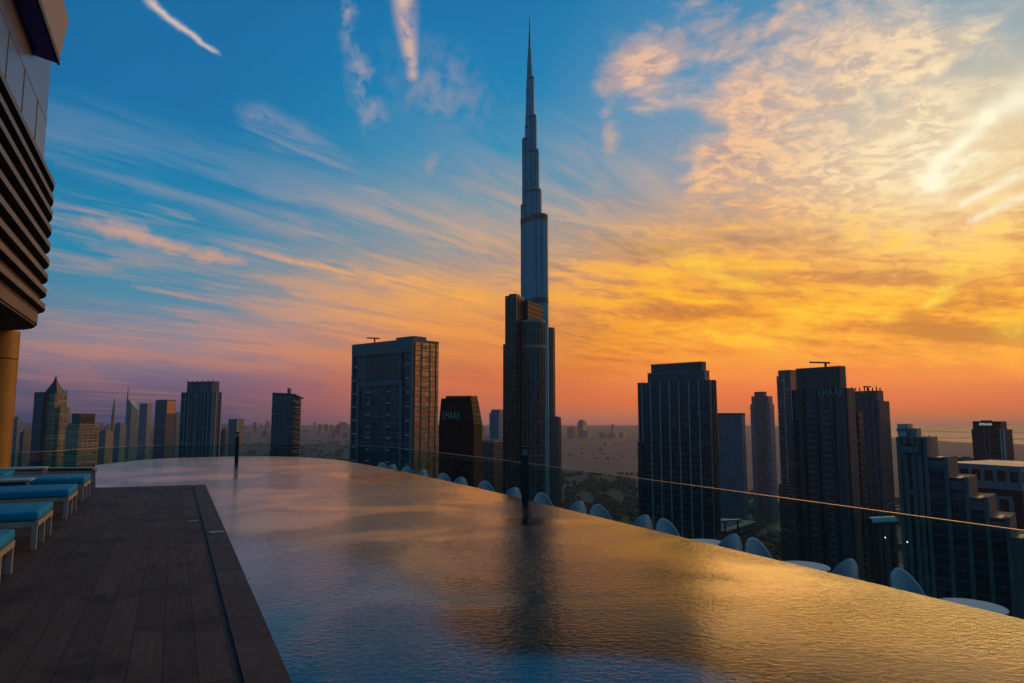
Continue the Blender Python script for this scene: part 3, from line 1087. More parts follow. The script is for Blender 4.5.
# ---- tower behind with ribs
D = 800.0
pl = rect3(778.4, 793, 800, D, 50)
t = tower('slim_tower', 'slim dark tower with pale corner ribs, left of the tall tower with the roof crane', pl)
block(t, 'shaft', pl, None, 376, D, [M['f_grid'], RG]); block(t, 'crown', shrink(pl, 0.86), 376.4, 369.7, D, [M['f_navy'], RG])
fins(t, 'fin', pl, 0, [0.02, 0.5, 0.98], GZ, zat(375, D), 0.9, 0.7, M['pale_rib'])
block(t, 'base_block', shrink(pl, 1.25), None, 485, D, [M['f_grid'], RG])

# ---- tall tower with sign and roof crane
D = 400.0
pl = rect3(794, 848, 856, D, 58)
t = tower('sign_tower', 'tall dark tower with balconies, lettering near the top and a roof crane', pl)
block(t, 'shaft', pl, None, 388, D, [M['f_grid'], RG])
cr = rect3(797.6, 842, 848, D + 2, 58)
block(t, 'crown', cr, 388.6, 365.6, D, [M['f_louvre'], RG])
M['f_crown'] = facade('teal_crown_screen', (0.03, 0.055, 0.07), (0.06, 0.075, 0.085), 60.0, 1.6, 0.0, 0.35, 0.3, blinds=0)
t.children[-1].data.materials[0] = M['f_crown']
wg = rect3(850, 858.5, 863, D + 6, 58)
block(t, 'side_wing', wg, None, 412, D, [M['f_black'], RG])
wl = rect3(791.5, 794.5, 798, D + 8, 50)
block(t, 'side_wing', wl, None, 420, D, [M['f_black'], RG])
a, b_ = Vector(pl[0]), Vector(pl[1]); e = (b_ - a).normalized(); n_ = Vector((e.y, -e.x))
if n_.dot(a - Vector(mid(pl))) < 0: n_ = -n_
L_ = (b_ - a).length
for f0, f1, ys in ((0.26, 0.40, 404), (0.56, 0.70, 412)):
    for i in range(24):
        z = zat(ys, D) - i * 3.75
        p, q = a + e * L_ * f0, a + e * L_ * f1
        k = MB(); k.prism_mi([tuple(p - n_ * .1), tuple(q - n_ * .1), tuple(q + n_ * .9), tuple(p + n_ * .9)], z, z + 0.9); k.build('balcony_slab', M['grey_rib'], t)
a2, b2 = Vector(wg[0]), Vector(wg[1]); e2 = (b2 - a2).normalized(); n2 = Vector((e2.y, -e2.x))
if n2.dot(a2 - Vector(mid(wg))) < 0: n2 = -n2
for i in range(30):
    z = zat(416, D) - i * 3.75
    k = MB(); k.prism_mi([tuple(a2 - n2 * .1 + e2 * .3), tuple(b2 - n2 * .1), tuple(b2 + n2 * 1.0), tuple(a2 + n2 * 1.0 + e2 * .3)], z, z + 0.8); k.build('balcony_slab', M['brown_rib'], t)
fins(t, 'fin', pl, 0, [0.0, 0.21, 0.46, 0.76, 1.0], GZ, zat(388.4, D), 0.9, 0.7, M['dark_metal'])
q = a + e * L_ * 0.51 + n_ * 0.9
sz = zat(395.4, D)
writing('lettering', 'EMAAR', t, M['sign_teal'], (q.x, q.y, sz), (e.x, e.y, 0), (0, 0, 1), zat(388.6, D) - sz, 0.4, 1.15, L_ * 0.45)
roof_crane(t, 828, 362.3, D + 8, 812, 832.5, zat(365.8, D))

# ---- pinstriped tower
D = 600.0
pl = rect3(850, 880, 890, D, 60)
t = tower('pinstripe_tower', 'dark pinstriped tower with small spikes along its roof edge', pl)
block(t, 'shaft', pl, None, 401, D, [M['f_pin'], RG])
p2 = rect3(851, 878, 884.5, D + 3, 60)
block(t, 'crown', p2, None, 390.4, D, [M['f_pin'], RG])
for i, px in enumerate((853, 857, 861, 866, 870, 874, 878, 881.5)):
    x, y = P(px, D + 5)
    k = MB(); k.prism_mi([(x - .4, y - .4), (x + .4, y - .4), (x + .4, y + .4), (x - .4, y + .4)], zat(390.6, D), zat(387.6 if i % 3 else 386.5, D)); k.build('roof_spike', M['dark_metal'], t)
roof_crane(t, 869, 386.5, D + 8, 865, 873, zat(390.6, D))
fins(t, 'fin', pl, 0, [0.02, 0.2, 0.4, 0.6, 0.8, 0.98], GZ, zat(400, D), 0.6, 0.6, M['grey_rib'])

# ---- terraced tower stepping down to the right
D = 260.0
steps = [(896, 924, 437.5, 0), (923, 943.5, 457.5, 1), (942, 963, 478, 2), (961.5, 981.5, 498, 3), (980, 1001, 518, 4), (999.5, 1020, 538, 5)]
P0, P1 = Vector(P(896, D)), Vector(P(1024, D - 26))
ed = (P1 - P0).normalized(); bn = Vector((-ed.y, ed.x))
def onl(px):                       # where a picture column meets the front line of the building
    k = kx(px)
    s = (k * P0.y - P0.x) / (ed.x - k * ed.y)
    return P0 + ed * s
pl = [tuple(P0), tuple(onl(1020)), tuple(onl(1020) + bn * 22), tuple(P0 + bn * 22)]
t = tower('terraced_tower', 'terraced grey tower stepping down to the right with pale piers, nearest on the right', pl)
for a_, c_, y, i in steps:
    p, q = onl(a_ + 0.3), onl(c_ - 0.3)
    Dm = (p.y + q.y) / 2
    o = block(t, 'tier', [tuple(p), tuple(q), tuple(q + bn * (22 - i * .5)), tuple(p + bn * (22 - i * .5))], None, y, Dm, [M['f_black'] if i else M['f_vert'], RG])
    zt = zat(y, Dm)
    if i:                          # gabled penthouse on each step
        k = MB(); pp, qq = p + ed * .6 - bn * .2, q - ed * .6 - bn * .2
        k.prism_mi([tuple(pp), tuple(qq), tuple(qq + bn * 10), tuple(pp + bn * 10)], zt - 4.0, zt - 1.2)
        o = k.build('terrace_loggia', M['pier_grey'], t)
        k = MB(); w_ = (qq - pp).length
        for j in range(8):
            g0, g1 = math.pi * j / 8, math.pi * (j + 1) / 8
            f0, f1 = 0.5 - 0.5 * math.cos(g0), 0.5 - 0.5 * math.cos(g1)
            a4, b4 = pp + (qq - pp) * f0, pp + (qq - pp) * f1
            z0_, z1_ = zt - 1.2 + 1.3 * math.sin(g0), zt - 1.2 + 1.3 * math.sin(g1)
            k.face([(*a4, z0_), (*b4, z1_), (*(b4 + bn * 10), z1_), (*(a4 + bn * 10), z0_)])
        k.build('vault', M['grey_rib'], o)
for px, y in ((897, 437), (903.5, 436), (911, 437), (917.5, 437), (923.6, 437), (943, 457), (962, 477), (980.5, 497), (1000, 517), (1019, 537)):
    p = onl(px)
    k = MB(); k.prism_mi([tuple(p - ed * .65 - bn * .9), tuple(p + ed * .65 - bn * .9), tuple(p + ed * .65 + bn * 6), tuple(p - ed * .65 + bn * 6)], GZ, zat(y, p.y)); k.build('pier', M['pier_grey'], t)
pa, pb = onl(894.5), onl(904.5)
block(t, 'roof_turret', [tuple(pa + bn * 3), tuple(pb + bn * 3), tuple(pb + bn * 12), tuple(pa + bn * 12)], None, 424, D, [M['f_white'], RG])
t.children[-1].data.materials[0] = M['pier_grey']
pa, pb = onl(904.5), onl(913)
block(t, 'roof_turret', [tuple(pa + bn * 4), tuple(pb + bn * 4), tuple(pb + bn * 12), tuple(pa + bn * 12)], None, 428.5, D, [M['sandstone'], RG])
block(t, 'roof_turret', [tuple(onl(894) + bn * 2.5), tuple(onl(905) + bn * 2.5), tuple(onl(905) + bn * 12.5), tuple(onl(894) + bn * 12.5)], 431, 428.6, D, [M['grey_rib'], RG])
pa, pb = onl(898.5) - bn * 1.0, onl(919) - bn * 1.0
k = MB(); k.prism_mi([tuple(pa + bn * .05), tuple(pb + bn * .05), tuple(pb + bn * .9), tuple(pa + bn * .9)], zat(454, D), zat(444, D)); k.build('sign_board', M['dark_metal'], t)
sz = zat(452.5, D)
q = onl(900) - bn * 1.05
writing('lettering', 'EMAAR', t, M['sign_teal'], (q.x, q.y, sz), (ed.x, ed.y, 0), (0, 0, 1), zat(445.6, D) - sz, 0.25, 1.0, (onl(918) - onl(900)).length)
m, out = new_mat('lamp_glow')
em = S.tree.nodes.new('ShaderNodeEmission'); em.inputs[0].default_value = (0.85, 0.95, 1, 1); em.inputs[1].default_value = 3.0
S.tree.links.new(em.outputs[0], out.inputs[0])
M['lamp'] = m
pt_ = [o for o in bpy.data.objects if o.name == 'pinstripe_tower'][0]
for par, px, py, Dl, r_ in ((t, 907.3, 542, onl(907).y - 1.6, 0.22), (pt_, 885.3, 537.5, 594, 0.5)):
    x, y = kx2(px, py) * Dl, Dl
    k = MB(); k.lathe([(0, -r_), (r_ * .7, -r_ * .7), (r_, 0), (r_ * .7, r_ * .7), (0, r_)], x, y, 10, zat(py, Dl)); k.build('wall_lamp', M['lamp'], par)

# ---- tower with white lit sign, far right
D = 600.0
pl = rect3(970.4, 1003, 1011, D, 66)
t = tower('hotel_tower', 'dark hotel tower with a small white lit sign at the top, far right', pl)
block(t, 'shaft', pl, None, 429.5, D, [M['f_black'], RG])
p2 = rect3(972, 1000, 1006, D + 2, 66)
block(t, 'crown', p2, None, 421.4, D, [M['f_black'], RG])
fins(t, 'fin', pl, 0, [0.40, 0.55], GZ, zat(429, D), 0.9, 0.7, M['grey_rib'])
fins(t, 'fin', pl, 0, [0.9, 0.985], GZ, zat(429, D), 1.3, 0.8, M['pale_rib'])
a, b_ = Vector(p2[0]), Vector(p2[1]); e = (b_ - a).normalized(); n_ = Vector((e.y, -e.x))
if n_.dot(a - Vector(mid(p2))) < 0: n_ = -n_
q = a + e * (b_ - a).length * 0.26 + n_ * 0.3
sz = zat(425.6, D)
writing('lettering', 'EMAAR', t, M['sign_white'], (q.x, q.y, sz), (e.x, e.y, 0), (0, 0, 1), zat(423.2, D) - sz, 0.3, 1.0, (b_ - a).length * 0.44)
k = MB(); c_ = P(986, D + 10); k.prism_mi([(c_[0] - 3, c_[1] - 3), (c_[0] + 3, c_[1] - 3), (c_[0] + 3, c_[1] + 3), (c_[0] - 3, c_[1] + 3)], zat(421.6, D), zat(420.4, D)); k.build('roof_plant', M['dark_metal'], t)

# ---- white block with deep windows in front of it
D = 430.0
pl = rect3(944, 1016, 1060, D, 62)
t = tower('white_block', 'low white block with deep square windows, below the hotel tower', pl, 'building')
block(t, 'wall', pl, None, 492, D, [M['dark_metal'], RG])
up = shrink(pl, 1.01)
zb, zt = zat(491, D), zat(466.5, D)
k = MB(); k.prism(shrink(pl, 0.97), zb - 2, zt - 0.3); k.build('window_band', [M['f_black'], RG], t)
ledges(t, 'cornice', pl, [zt - 3.4], 3.4, 1.015, M['frame_grey'])
ledges(t, 'cornice', pl, [zb], 4.6, 1.015, M['frame_grey'])
fins(t, 'window_pier', pl, 0, [0.0, 0.16, 0.33, 0.5, 0.67, 0.84, 1.0], zb + 4.6, zt - 3.4, 2.4, 0.5, M['frame_grey'])
fins(t, 'window_pier', pl, 1, [0.25, 0.5, 0.75], zb + 4.6, zt - 3.4, 2.4, 0.5, M['frame_grey'])
a, b_ = Vector(pl[0]), Vector(pl[1]); L_ = (b_ - a).length
fins(t, 'lower_frame', pl, 0, [0.50, 0.68, 0.86], zat(540, D), zat(501, D), 2.2, 1.2, M['frame_grey'])
e = (b_ - a).normalized(); n_ = Vector((e.y, -e.x))
if n_.dot(a - Vector(mid(pl))) < 0: n_ = -n_
p, q = a + e * L_ * 0.48, a + e * L_ * 0.88
k = MB(); k.prism_mi([tuple(p - n_ * .1), tuple(q - n_ * .1), tuple(q + n_ * 1.4), tuple(p + n_ * 1.4)], zat(501, D) - 0.01, zat(498, D)); k.build('lower_frame', M['frame_grey'], t)
D = 900.0
for (a_, b_2, y, lab, fm) in ((954, 973, 458, 'small pale blue block behind the left end of the white block', 'f_teal'), (1012, 1032, 463, 'pale blue roof block at the right edge behind the white block', 'f_teal'), (923, 931.5, 446.5, 'narrow blue block just right of the terraced tower top', 'f_teal')):
    pl = rect3(a_, (a_ * .3 + b_2 * .7), b_2, D, 64)
    t = tower('office_block', lab, pl, 'building')
    block(t, 'wall', pl, None, y, D, [M[fm], RG]); block(t, 'roof_plant', shrink(pl, 0.5), y + .5, y - 1.0, D, [M['dark_metal'], RG])

# ================================================================== LEFT SKYLINE
D = 900.0
pl = rect3(32.8, 49, 66, D, 20)
t = tower('balcony_tower', 'sandstone tower with lit balconies and pointed spire roof at the far left', pl)
block(t, 'shaft', rect3(32.8, 42, 50, D, 8), None, 392, D, [M['f_navy'], RG])
block(t, 'balcony_stack', rect3(45, 54, 66, D + 2, 16), None, 393, D, [M['f_balcony'], RG])
lowr = rect3(55, 60, 69.8, D + 4, 16)
block(t, 'side_wing', lowr, None, 407, D, [M['f_balcony'], RG])
ledges(t, 'slab_edge', lowr, [zat(y, D) for y in range(409, 470, 4)], 0.9, 1.05, M['sandstone'])
st = rect3(45, 54, 66, D + 2, 16)
ledges(t, 'slab_edge', st, [zat(y, D) for y in range(396, 470, 4)], 0.9, 1.03, M['sandstone'])
c_ = P(53.4, D + 10)
sq = lambda r, c=None: [((c or c_)[0] + dx_ * r, (c or c_)[1] + dy_ * r) for dx_, dy_ in ((-1, -1), (1, -1), (1, 1), (-1, 1))]
k = MB(); k.loft(sq(8.5), zat(393, D), sq(2.2), zat(382, D), cap=1); k.loft(sq(2.2), zat(382, D), sq(0.3), zat(375.4, D)); k.build('spire_roof', M['dark_metal'], t)
for px in (47.5, 61.5, 64.5):
    cc = P(px, D + 6); k = MB(); k.loft(sq(1.2, cc), zat(393, D), sq(0.2, cc), zat(389.5, D)); k.build('pinnacle', M['dark_metal'], t)

D = 800.0
pl = rect3(66.6, 80, 100, D, 18)
t = tower('curved_block', 'broad banded apartment block with rounded shoulders beside the spire roofed tower', pl, 'apartment block')
block(t, 'wall', pl, None, 426.5, D, [M['f_balcony'], RG])
block(t, 'upper_floor', shrink(pl, 0.9), 427, 423.5, D, [M['f_balcony'], RG])
block(t, 'penthouse', rect3(72, 80, 95.3, D + 5, 18), None, 413.4, D, [M['f_brown'], RG])
ledges(t, 'slab_edge', pl, [zat(y, D) for y in range(429, 472, 4)], 1.0, 1.03, M['sandstone'])
ledges(t, 'roof_edge', rect3(72, 80, 95.3, D + 5, 18), [zat(414.6, D)], 1.2, 1.04, M['brown_rib'])

def simple(name, label, pl_, pc_, pr_, y, D, th, fm, crown=None, group=None, cat='tower'):
    pl = rect3(pl_, pc_, pr_, D, th)
    t = tower(name, label, pl, cat, group)
    block(t, 'shaft', pl, None, y, D, [M[fm], RG])
    if crown:
        block(t, 'crown', shrink(pl, crown[0]), y + .4, crown[1], D, [M[fm], RG])
    return t, pl

simple('glass_tower', 'leftmost slim dark blue tower next to the golden column', 9.5, 12, 14, 410, 1500, -20, 'f_navy', (0.6, 407.5))
simple('glass_tower', 'second slim blue tower from the left with a pale right edge', 14.2, 18, 20.8, 418.5, 1450, -20, 'f_teal', (0.7, 416.8))
simple('glass_tower', 'short blue block left of the spire roofed balcony tower', 21.5, 25, 32, 432, 1300, -20, 'f_navy', (0.6, 430))
t, pl = simple('glass_tower', 'dark teal block at the foot of the sail shaped tower', 115, 121, 127, 425, 2000, -5, 'f_teal', (0.8, 422.6))
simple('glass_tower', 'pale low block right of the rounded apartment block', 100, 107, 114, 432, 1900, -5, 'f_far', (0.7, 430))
D = 2500.0
pl = rect3(111.5, 113.4, 115.5, D, 5)
t = tower('needle_tower', 'thin needle tower rising left of the sail shaped tower', pl)
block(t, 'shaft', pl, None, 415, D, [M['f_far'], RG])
k = MB(); c_ = P(113.6, D); k.loft(sq(5.0), zat(415.5, D), sq(0.7), zat(398, D)); k.build('mast', M['grey_rib'], t)
D = 2600.0
pl = rect3(125.8, 131, 138.4, D, 8)
t = tower('sail_tower', 'triangular sail shaped blue tower with a mast on its left edge', pl)
zs = [zat(397.5, D), zat(404, D), zat(410.5, D), zat(400, D)]
b = MB(); b.prism(pl, GZ, 0, ztop=zs); b.build('shaft', [M['f_teal'], M['f_teal']], t)
c_ = P(126.6, D + 4); k = MB(); k.loft(sq(2.6), zat(404, D), sq(0.8), zat(386.8, D)); k.build('mast', M['grey_rib'], t)
simple('slab_tower', 'plain teal slab tower right of the sail shaped tower', 139, 147, 151.4, 404.5, 2200, 2, 'f_teal', (0.94, 403.4))
t, pl = simple('gold_top_tower', 'dark tower with a golden mirrored panel at its top', 154.8, 166, 175.4, 400.5, 1500, 14, 'f_navy', (0.9, 399.6))
a, b_ = Vector(pl[1]), Vector(pl[2]); e = (b_ - a).normalized(); n_ = Vector((e.y, -e.x))
k = MB(); D = 1500.0
k.prism_mi([tuple(a + e * .5), tuple(b_ - e * .5), tuple(b_ - e * .5 + n_ * 1), tuple(a + e * .5 + n_ * 1)], zat(413.6, D), zat(400.8, D)); k.build('sunset_patch', M['f_sunset'], t)  # gold slab stands in for the sunset glint on this face
simple('slab_tower', 'low dark teal slab tucked against the gold topped tower', 172, 176.5, 180.4, 413.4, 1600, 10, 'f_teal', (0.8, 412.3))

D = 700.0
pl = rect3(180.6, 213, 220.4, D, 24)
t = tower('stepped_tower', 'grey tower with vertical piers and stepped crown, tallest left of the portal tower', pl)
block(t, 'shaft', pl, None, 392, D, [M['f_vert'], RG])
p2 = rect3(186, 212, 218, D + 4, 24)
block(t, 'crown', p2, None, 381, D, [M['f_vert'], RG])
fins(t, 'pier', pl, 0, [0.02, 0.14, 0.26, 0.5, 0.74, 0.86, 0.98], GZ, zat(391.6, D), 1.3, 0.9, M['frame_grey'])
fins(t, 'pier', p2, 0, [0.02, 0.2, 0.4, 0.6, 0.8, 0.98], zat(392, D), zat(380, D), 1.1, 0.7, M['frame_grey'])
fins(t, 'pier', pl, 1, [0.3, 0.98], GZ, zat(391.6, D), 1.0, 0.8, M['pale_rib'])
t, pl = simple('pale_tower', 'short pale tower with frame edges right of the stepped grey tower', 229, 238, 244, 420.5, 1500, 12, 'f_far', (1.02, 419))
fins(t, 'fin', pl, 0, [0.03, 0.97], GZ, zat(420, 1500), 2.4, 1.6, M['pale_rib'])
simple('low_tower', 'small dark block between the stepped grey tower and the short pale tower', 221.5, 226, 229, 430.5, 1600, 12, 'f_navy', (0.7, 429))

D = 800.0
pl = rect3(271.6, 293, 300.6, D, 18)
t = tower('slant_roof_tower', 'dark green grey tower with slanting roof and small roof box', pl)
zs = [zat(393.6, D), zat(395.2, D), zat(399, D), zat(395, D)]
b = MB(); b.prism(pl, GZ, 0, ztop=zs); b.build('shaft', [M['f_grid'], RG], t)
k = MB(); o4 = [Vector(pl[0]), Vector(pl[1]), Vector(pl[2]) * 1.0, Vector(pl[3])]
ov = rect3(271.2, 294, 303.2, D - 2, 18)
vb = [(*p, z) for p, z in zip(ov, [z + .1 for z in zs])]; vt = [(*p, z + 1.6) for p, z in zip(ov, zs)]
for i in range(4):
    j = (i + 1) % 4
    k.face([vb[i], vb[j], vt[j], vt[i]])
k.face(vt); k.face(vb[::-1]); k.build('roof', M['dark_metal'], t)
k = MB(); k.prism_mi(rect3(286.5, 289, 290.4, D + 8, 18), zat(397, D), zat(388, D)); k.build('roof_box', M['grey_rib'], t)
fins(t, 'fin', pl, 0, [0.2, 0.4, 0.6, 0.8], GZ, zat(398, D), 0.6, 0.5, M['grey_rib'])
ledges(t, 'slab_edge', rect3(293.2, 296, 301.6, D, 18), [zat(y, D) for y in range(403, 470, 5)], 0.8, 1.02, M['grey_rib'])

# ---- hazy cluster on the horizon behind the park
for (a_, b_2, y, y2, lab) in ((567, 577.5, 427.5, 426.5, 'hazy far block, leftmost of the cluster behind the park'), (577.5, 586.5, 421.5, 419.8, 'tallest hazy far tower of the cluster behind the park'),
                             (581, 591.5, 431.5, 430.8, 'hazy far block just right of the tallest in the cluster'), (599, 606, 433.2, 432.4, 'small hazy far block, left of the widest one'),
                             (606.5, 617.5, 433.8, 433, 'widest hazy far block low on the horizon'), (618.5, 625.5, 433.2, 432.6, 'hazy far block, rightmost of the cluster before the ribbed tower'),
                             (611, 614.5, 425, 424, 'thin hazy far tower above the widest block')):
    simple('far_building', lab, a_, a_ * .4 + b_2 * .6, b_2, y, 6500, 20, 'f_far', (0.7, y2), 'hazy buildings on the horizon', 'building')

# ---- low city and parkland, each read as one mass
m, out = new_mat('low_rise_walls')
n = noise(worldpos(), 0.004, 3, 0.5)
wv = white(vec(n * 40.0, 1.0, 2.0))
u_, v_ = uvxy()
win = (u_ / 4.0).fract().lt(0.45) * (v_ / 3.4).fract().lt(0.5)
c = mix(rng(n, 0.35, 0.65), (0.055, 0.052, 0.052), (0.105, 0.095, 0.09))
principled(out, mix(win, c, (0.03, 0.035, 0.04)), 0.7)
M['lowrise'] = m
rr = random.Random(11)
b = MB()
def lowbox(px, D, w, d, h):
    x, y = P(px, D)
    a = rr.uniform(0, math.pi)
    ca, sa = math.cos(a), math.sin(a)
    b.prism([(x + ca * i * w / 2 - sa * j * d / 2, y + sa * i * w / 2 + ca * j * d / 2) for i, j in ((-1, -1), (1, -1), (1, 1), (-1, 1))], GZ, GZ + h)
for i in range(2600):
    D = 2300 * (5.2 ** rr.random())
    px = rr.uniform(-60, 660) if rr.random() < 0.8 else rr.uniform(660, 930)
    if px > 540 and D < 3300: continue
    if px > 540 and rr.random() < 0.45: continue
    k_ = 0.6 if px > 540 else 1.0
    lowbox(px, D, rr.uniform(10, 30) * k_, rr.uniform(10, 26) * k_, rr.choice((5, 6, 7, 8, 9, 12, 18)) * rr.uniform(0.8, 1.2) * k_)
for i in range(150):
    D = rr.uniform(5000, 12000)
    lowbox(rr.uniform(-20, 560), D, rr.uniform(25, 45), rr.uniform(25, 45), rr.uniform(40, 120))
for i in range(320):
    D = rr.uniform(620, 1900)
    px = rr.choice((rr.uniform(-20, 350), rr.uniform(300, 520), rr.uniform(800, 1040)))
    lowbox(px, D, rr.uniform(14, 40), rr.uniform(12, 30), rr.uniform(8, 40))
tag(b.build('low_rise_city', [M['lowrise'], RG], merge=False), kind='stuff')

m, out = new_mat('park_foliage')
n = noise(worldpos(), 0.12, 4, 0.6)
principled(out, mix(rng(n, 0.3, 0.7), (0.012, 0.03, 0.017), (0.034, 0.062, 0.03)), 0.9)
M['park_foliage'] = m
bm = bmesh.new(); bmesh.ops.create_icosphere(bm, subdivisions=2, radius=1.0)
tv = [v.co.copy() for v in bm.verts]; tf = [[v.index for v in f.verts] for f in bm.faces]; bm.free()
verts, faces = [], []
def clump(x, y, r, h):
    o = len(verts)
    ph = rr.uniform(0, 9)
    for v in tv:
        k = 1 + 0.28 * math.sin(v.x * 5 + ph) * math.sin(v.y * 6 + ph * 2) + 0.2 * math.sin(v.z * 7 + ph * 3) + rr.uniform(-0.12, 0.12)
        verts.append((x + v.x * r * k, y + v.y * r * k, GZ + h * 0.55 + v.z * h * 0.55 * k))
    for f in tf: faces.append([q + o for q in f])
for i in range(1900):
    z = rr.random()
    if z < 0.5: px, D = rr.uniform(548, 650), 1000 * (2.5 ** rr.random())
    elif z < 0.85: px, D = rr.uniform(700, 860), rr.uniform(620, 1900)
    else: px, D = rr.uniform(300, 550), rr.uniform(900, 2600)
    n_ = math.sin(px * 0.21 + D * 0.004) + math.sin(D * 0.013)
    if n_ < -0.4: continue
    x, y = P(px, D)
    clump(x + rr.uniform(-6, 6), y, rr.uniform(4, 10), rr.uniform(6, 13))
me = bpy.data.meshes.new('park_trees'); me.from_pydata(verts, [], faces); me.materials.append(M['park_foliage'])
o = bpy.data.objects.new('park_trees', me); COL.objects.link(o); tag(o, kind='stuff')

# ---- podium with roof pool, dome, covered footbridge
D = 520.0
pl = rect3(668, 722, 752, D, 40)
t = tower('podium', 'low podium block with a teal roof pool, below the white ribbed tower', pl, 'building')
block(t, 'wall', pl, None, 531, D, [M['f_navy'], M['concrete']])
zr = zat(531, D)
M['pool_teal'] = plain('roof_pool', (0.03, 0.22, 0.24), 0.12, var=0.3, scale=0.05)
ip = shrink(pl, 0.72)
k = MB(); k.prism_mi(ip, zr + 0.1, zr + 0.5); k.build('roof_pool', M['pool_teal'], t)
ledges(t, 'parapet', pl, [zr - 1.0], 0.8, 1.012, M['frame_grey'])
D = 470.0
a_, b_2 = Vector(P(694, D)), Vector(P(736, D + 10))
t = tag(empty('covered_walkway', (*a_, GZ)), 'thin teal roofed walkway on posts above the roof pool', 'walkway')
za = zat(522, D)
k = MB(); k.bar((*a_, za), (*b_2, za), 4.0, 1.0); k.build('roof', M['frame_grey'], t)
for f in (0.05, 0.35, 0.65, 0.95):
    p = a_.lerp(b_2, f); k = MB(); k.bar((*p, GZ), (*p, za - .5), 1.0, 1.0); k.build('post', M['dark_metal'], t)
D = 380.0
a_, b_2 = Vector(P(863, D)), Vector(P(888, D + 4))
t = tag(empty('footbridge', (*a_, GZ)), 'pale teal barrel roofed footbridge on a dark pier, seen through the glass', 'footbridge')
za = zat(525, D)
k = MB()
dd = (b_2 - a_).normalized(); pp = Vector((-dd.y, dd.x))
for j in range(10):
    g0, g1 = math.pi * j / 10, math.pi * (j + 1) / 10
    for (g_0, g_1) in ((g0, g1),):
        o0, o1 = pp * (-2.6 * math.cos(g_0)), pp * (-2.6 * math.cos(g_1))
        h0, h1 = 1.6 + 2.6 * math.sin(g_0), 1.6 + 2.6 * math.sin(g_1)
        k.face([(*(a_ + o0), za + h0), (*(b_2 + o0), za + h0), (*(b_2 + o1), za + h1), (*(a_ + o1), za + h1)])
M['bridge_teal'] = plain('pale_teal_cladding', (0.22, 0.42, 0.45), 0.35, 0.2)
k.build('barrel_roof', M['bridge_teal'], t, smooth=True)
k = MB(); k.bar((*a_, za + 0.8), (*b_2, za + 0.8), 5.0, 1.6); k.build('deck', M['dark_metal'], t)
p = a_.lerp(b_2, 0.16); k = MB(); k.bar((*p, GZ), (*p, za), 3.6, 3.0); k.build('pier', M['dark_metal'], t)
p = a_.lerp(b_2, 0.9); k = MB(); k.bar((*p, GZ), (*p, za), 1.4, 1.4); k.build('pier', M['dark_metal'], t)
D = 1560.0
c_ = P(764, D)
t = tag(empty('domed_hall', (*c_, GZ)), 'dark green domed hall among trees right of the ribbed tower', 'hall')
zt = zat(497, D) - GZ
M['dome_green'] = facade('dome_panels', (0.02, 0.055, 0.05), (0.03, 0.06, 0.055), 7.0, 7.0, 0.12, 0.12, 0.5, blinds=0)
k = MB(); k.lathe([(46, 0), (46, zt * 0.2)] + [(46 * math.cos(g), zt * 0.2 + zt * 0.8 * math.sin(g)) for g in [math.pi / 2 * i / 9 for i in range(1, 10)]], *c_, 32, GZ); k.build('dome', M['dome_green'], t, smooth=True)
k = MB(); k.lathe([(49, 0), (49, 9), (46, 9)], *c_, 32, GZ); k.build('colonnade', M['concrete'], t)
D = 1230.0
c_ = P(800, D)
t = tag(empty('amphitheatre', (*c_, GZ)), 'round stepped amphitheatre of pale rings at the foot of the crane topped tower', 'amphitheatre')
for i in range(7):
    k = MB(); r_ = 16 + i * 5
    k.lathe([(r_, 0), (r_, 1 + i * 1.6), (r_ + 2.6, 1 + i * 1.6), (r_ + 2.6, 0)], *c_, 40, GZ); k.build('tier', M['concrete'], t)

# ---- the air
m, out = new_mat('haze')
vol = S.tree.nodes.new('ShaderNodeVolumePrincipled')
vol.inputs['Color'].default_value = (*HAZE_C, 1)
vol.inputs['Density'].default_value = HAZE_D
vol.inputs['Anisotropy'].default_value = HAZE_G
S.tree.links.new(vol.outputs[0], out.inputs['Volume'])
b = MB(); b.prism_mi([(-14000, -2000), (14000, -2000), (14000, 14700), (-14000, 14700)], GZ - 1.0, HAZE_TOP)
h = b.build('haze', m)
tag(h, kind='stuff')

# ================================================================== THE POOL TERRACE
WE = 6.15                          # the overflow edge, across the pool axis
TZ = -0.945                         # floor of the lower terrace
c_out = G(205, 485)
tw_in = to_tw(G(238, 683)); tw_out = to_tw(G(292, 683))
W_DECK, W_COP = tw_in[1], tw_out[1]
T_END = to_tw(G(192, 485))[0]
far = [G(345, 460.4), G(318, 456.6), G(180, 457.2), G(96, 464.6)]
print('deck w', W_DECK, 'coping w', W_COP, 'deck end t', T_END, 'far', [to_tw(p) for p in far], 'left', to_tw(G(95, 487)))

# overflow edge: straight, then rounding off at the far end
ctl = [(-6.0, WE), (0, WE), (5, WE), (10, WE), (15, WE - .02), (19.3, 5.95), (22.5, 5.72), (25.0, 5.40), (27.1, 4.75), (28.5, 3.6), (29.2, 2.0), (29.2, 0.2), (28.4, -1.0), (26.1, -2.25)]
edge = curve([TW(*p) for p in ctl], 5 * (len(ctl) - 1))
left_w = [G(95.5, 487.2), ]
deck_end = [TW(T_END, W_COP)]
water = edge + left_w + [tuple(G(192, 485.2)), TW(T_END, W_COP), TW(-6.0, W_COP)]
PZ = -0.02

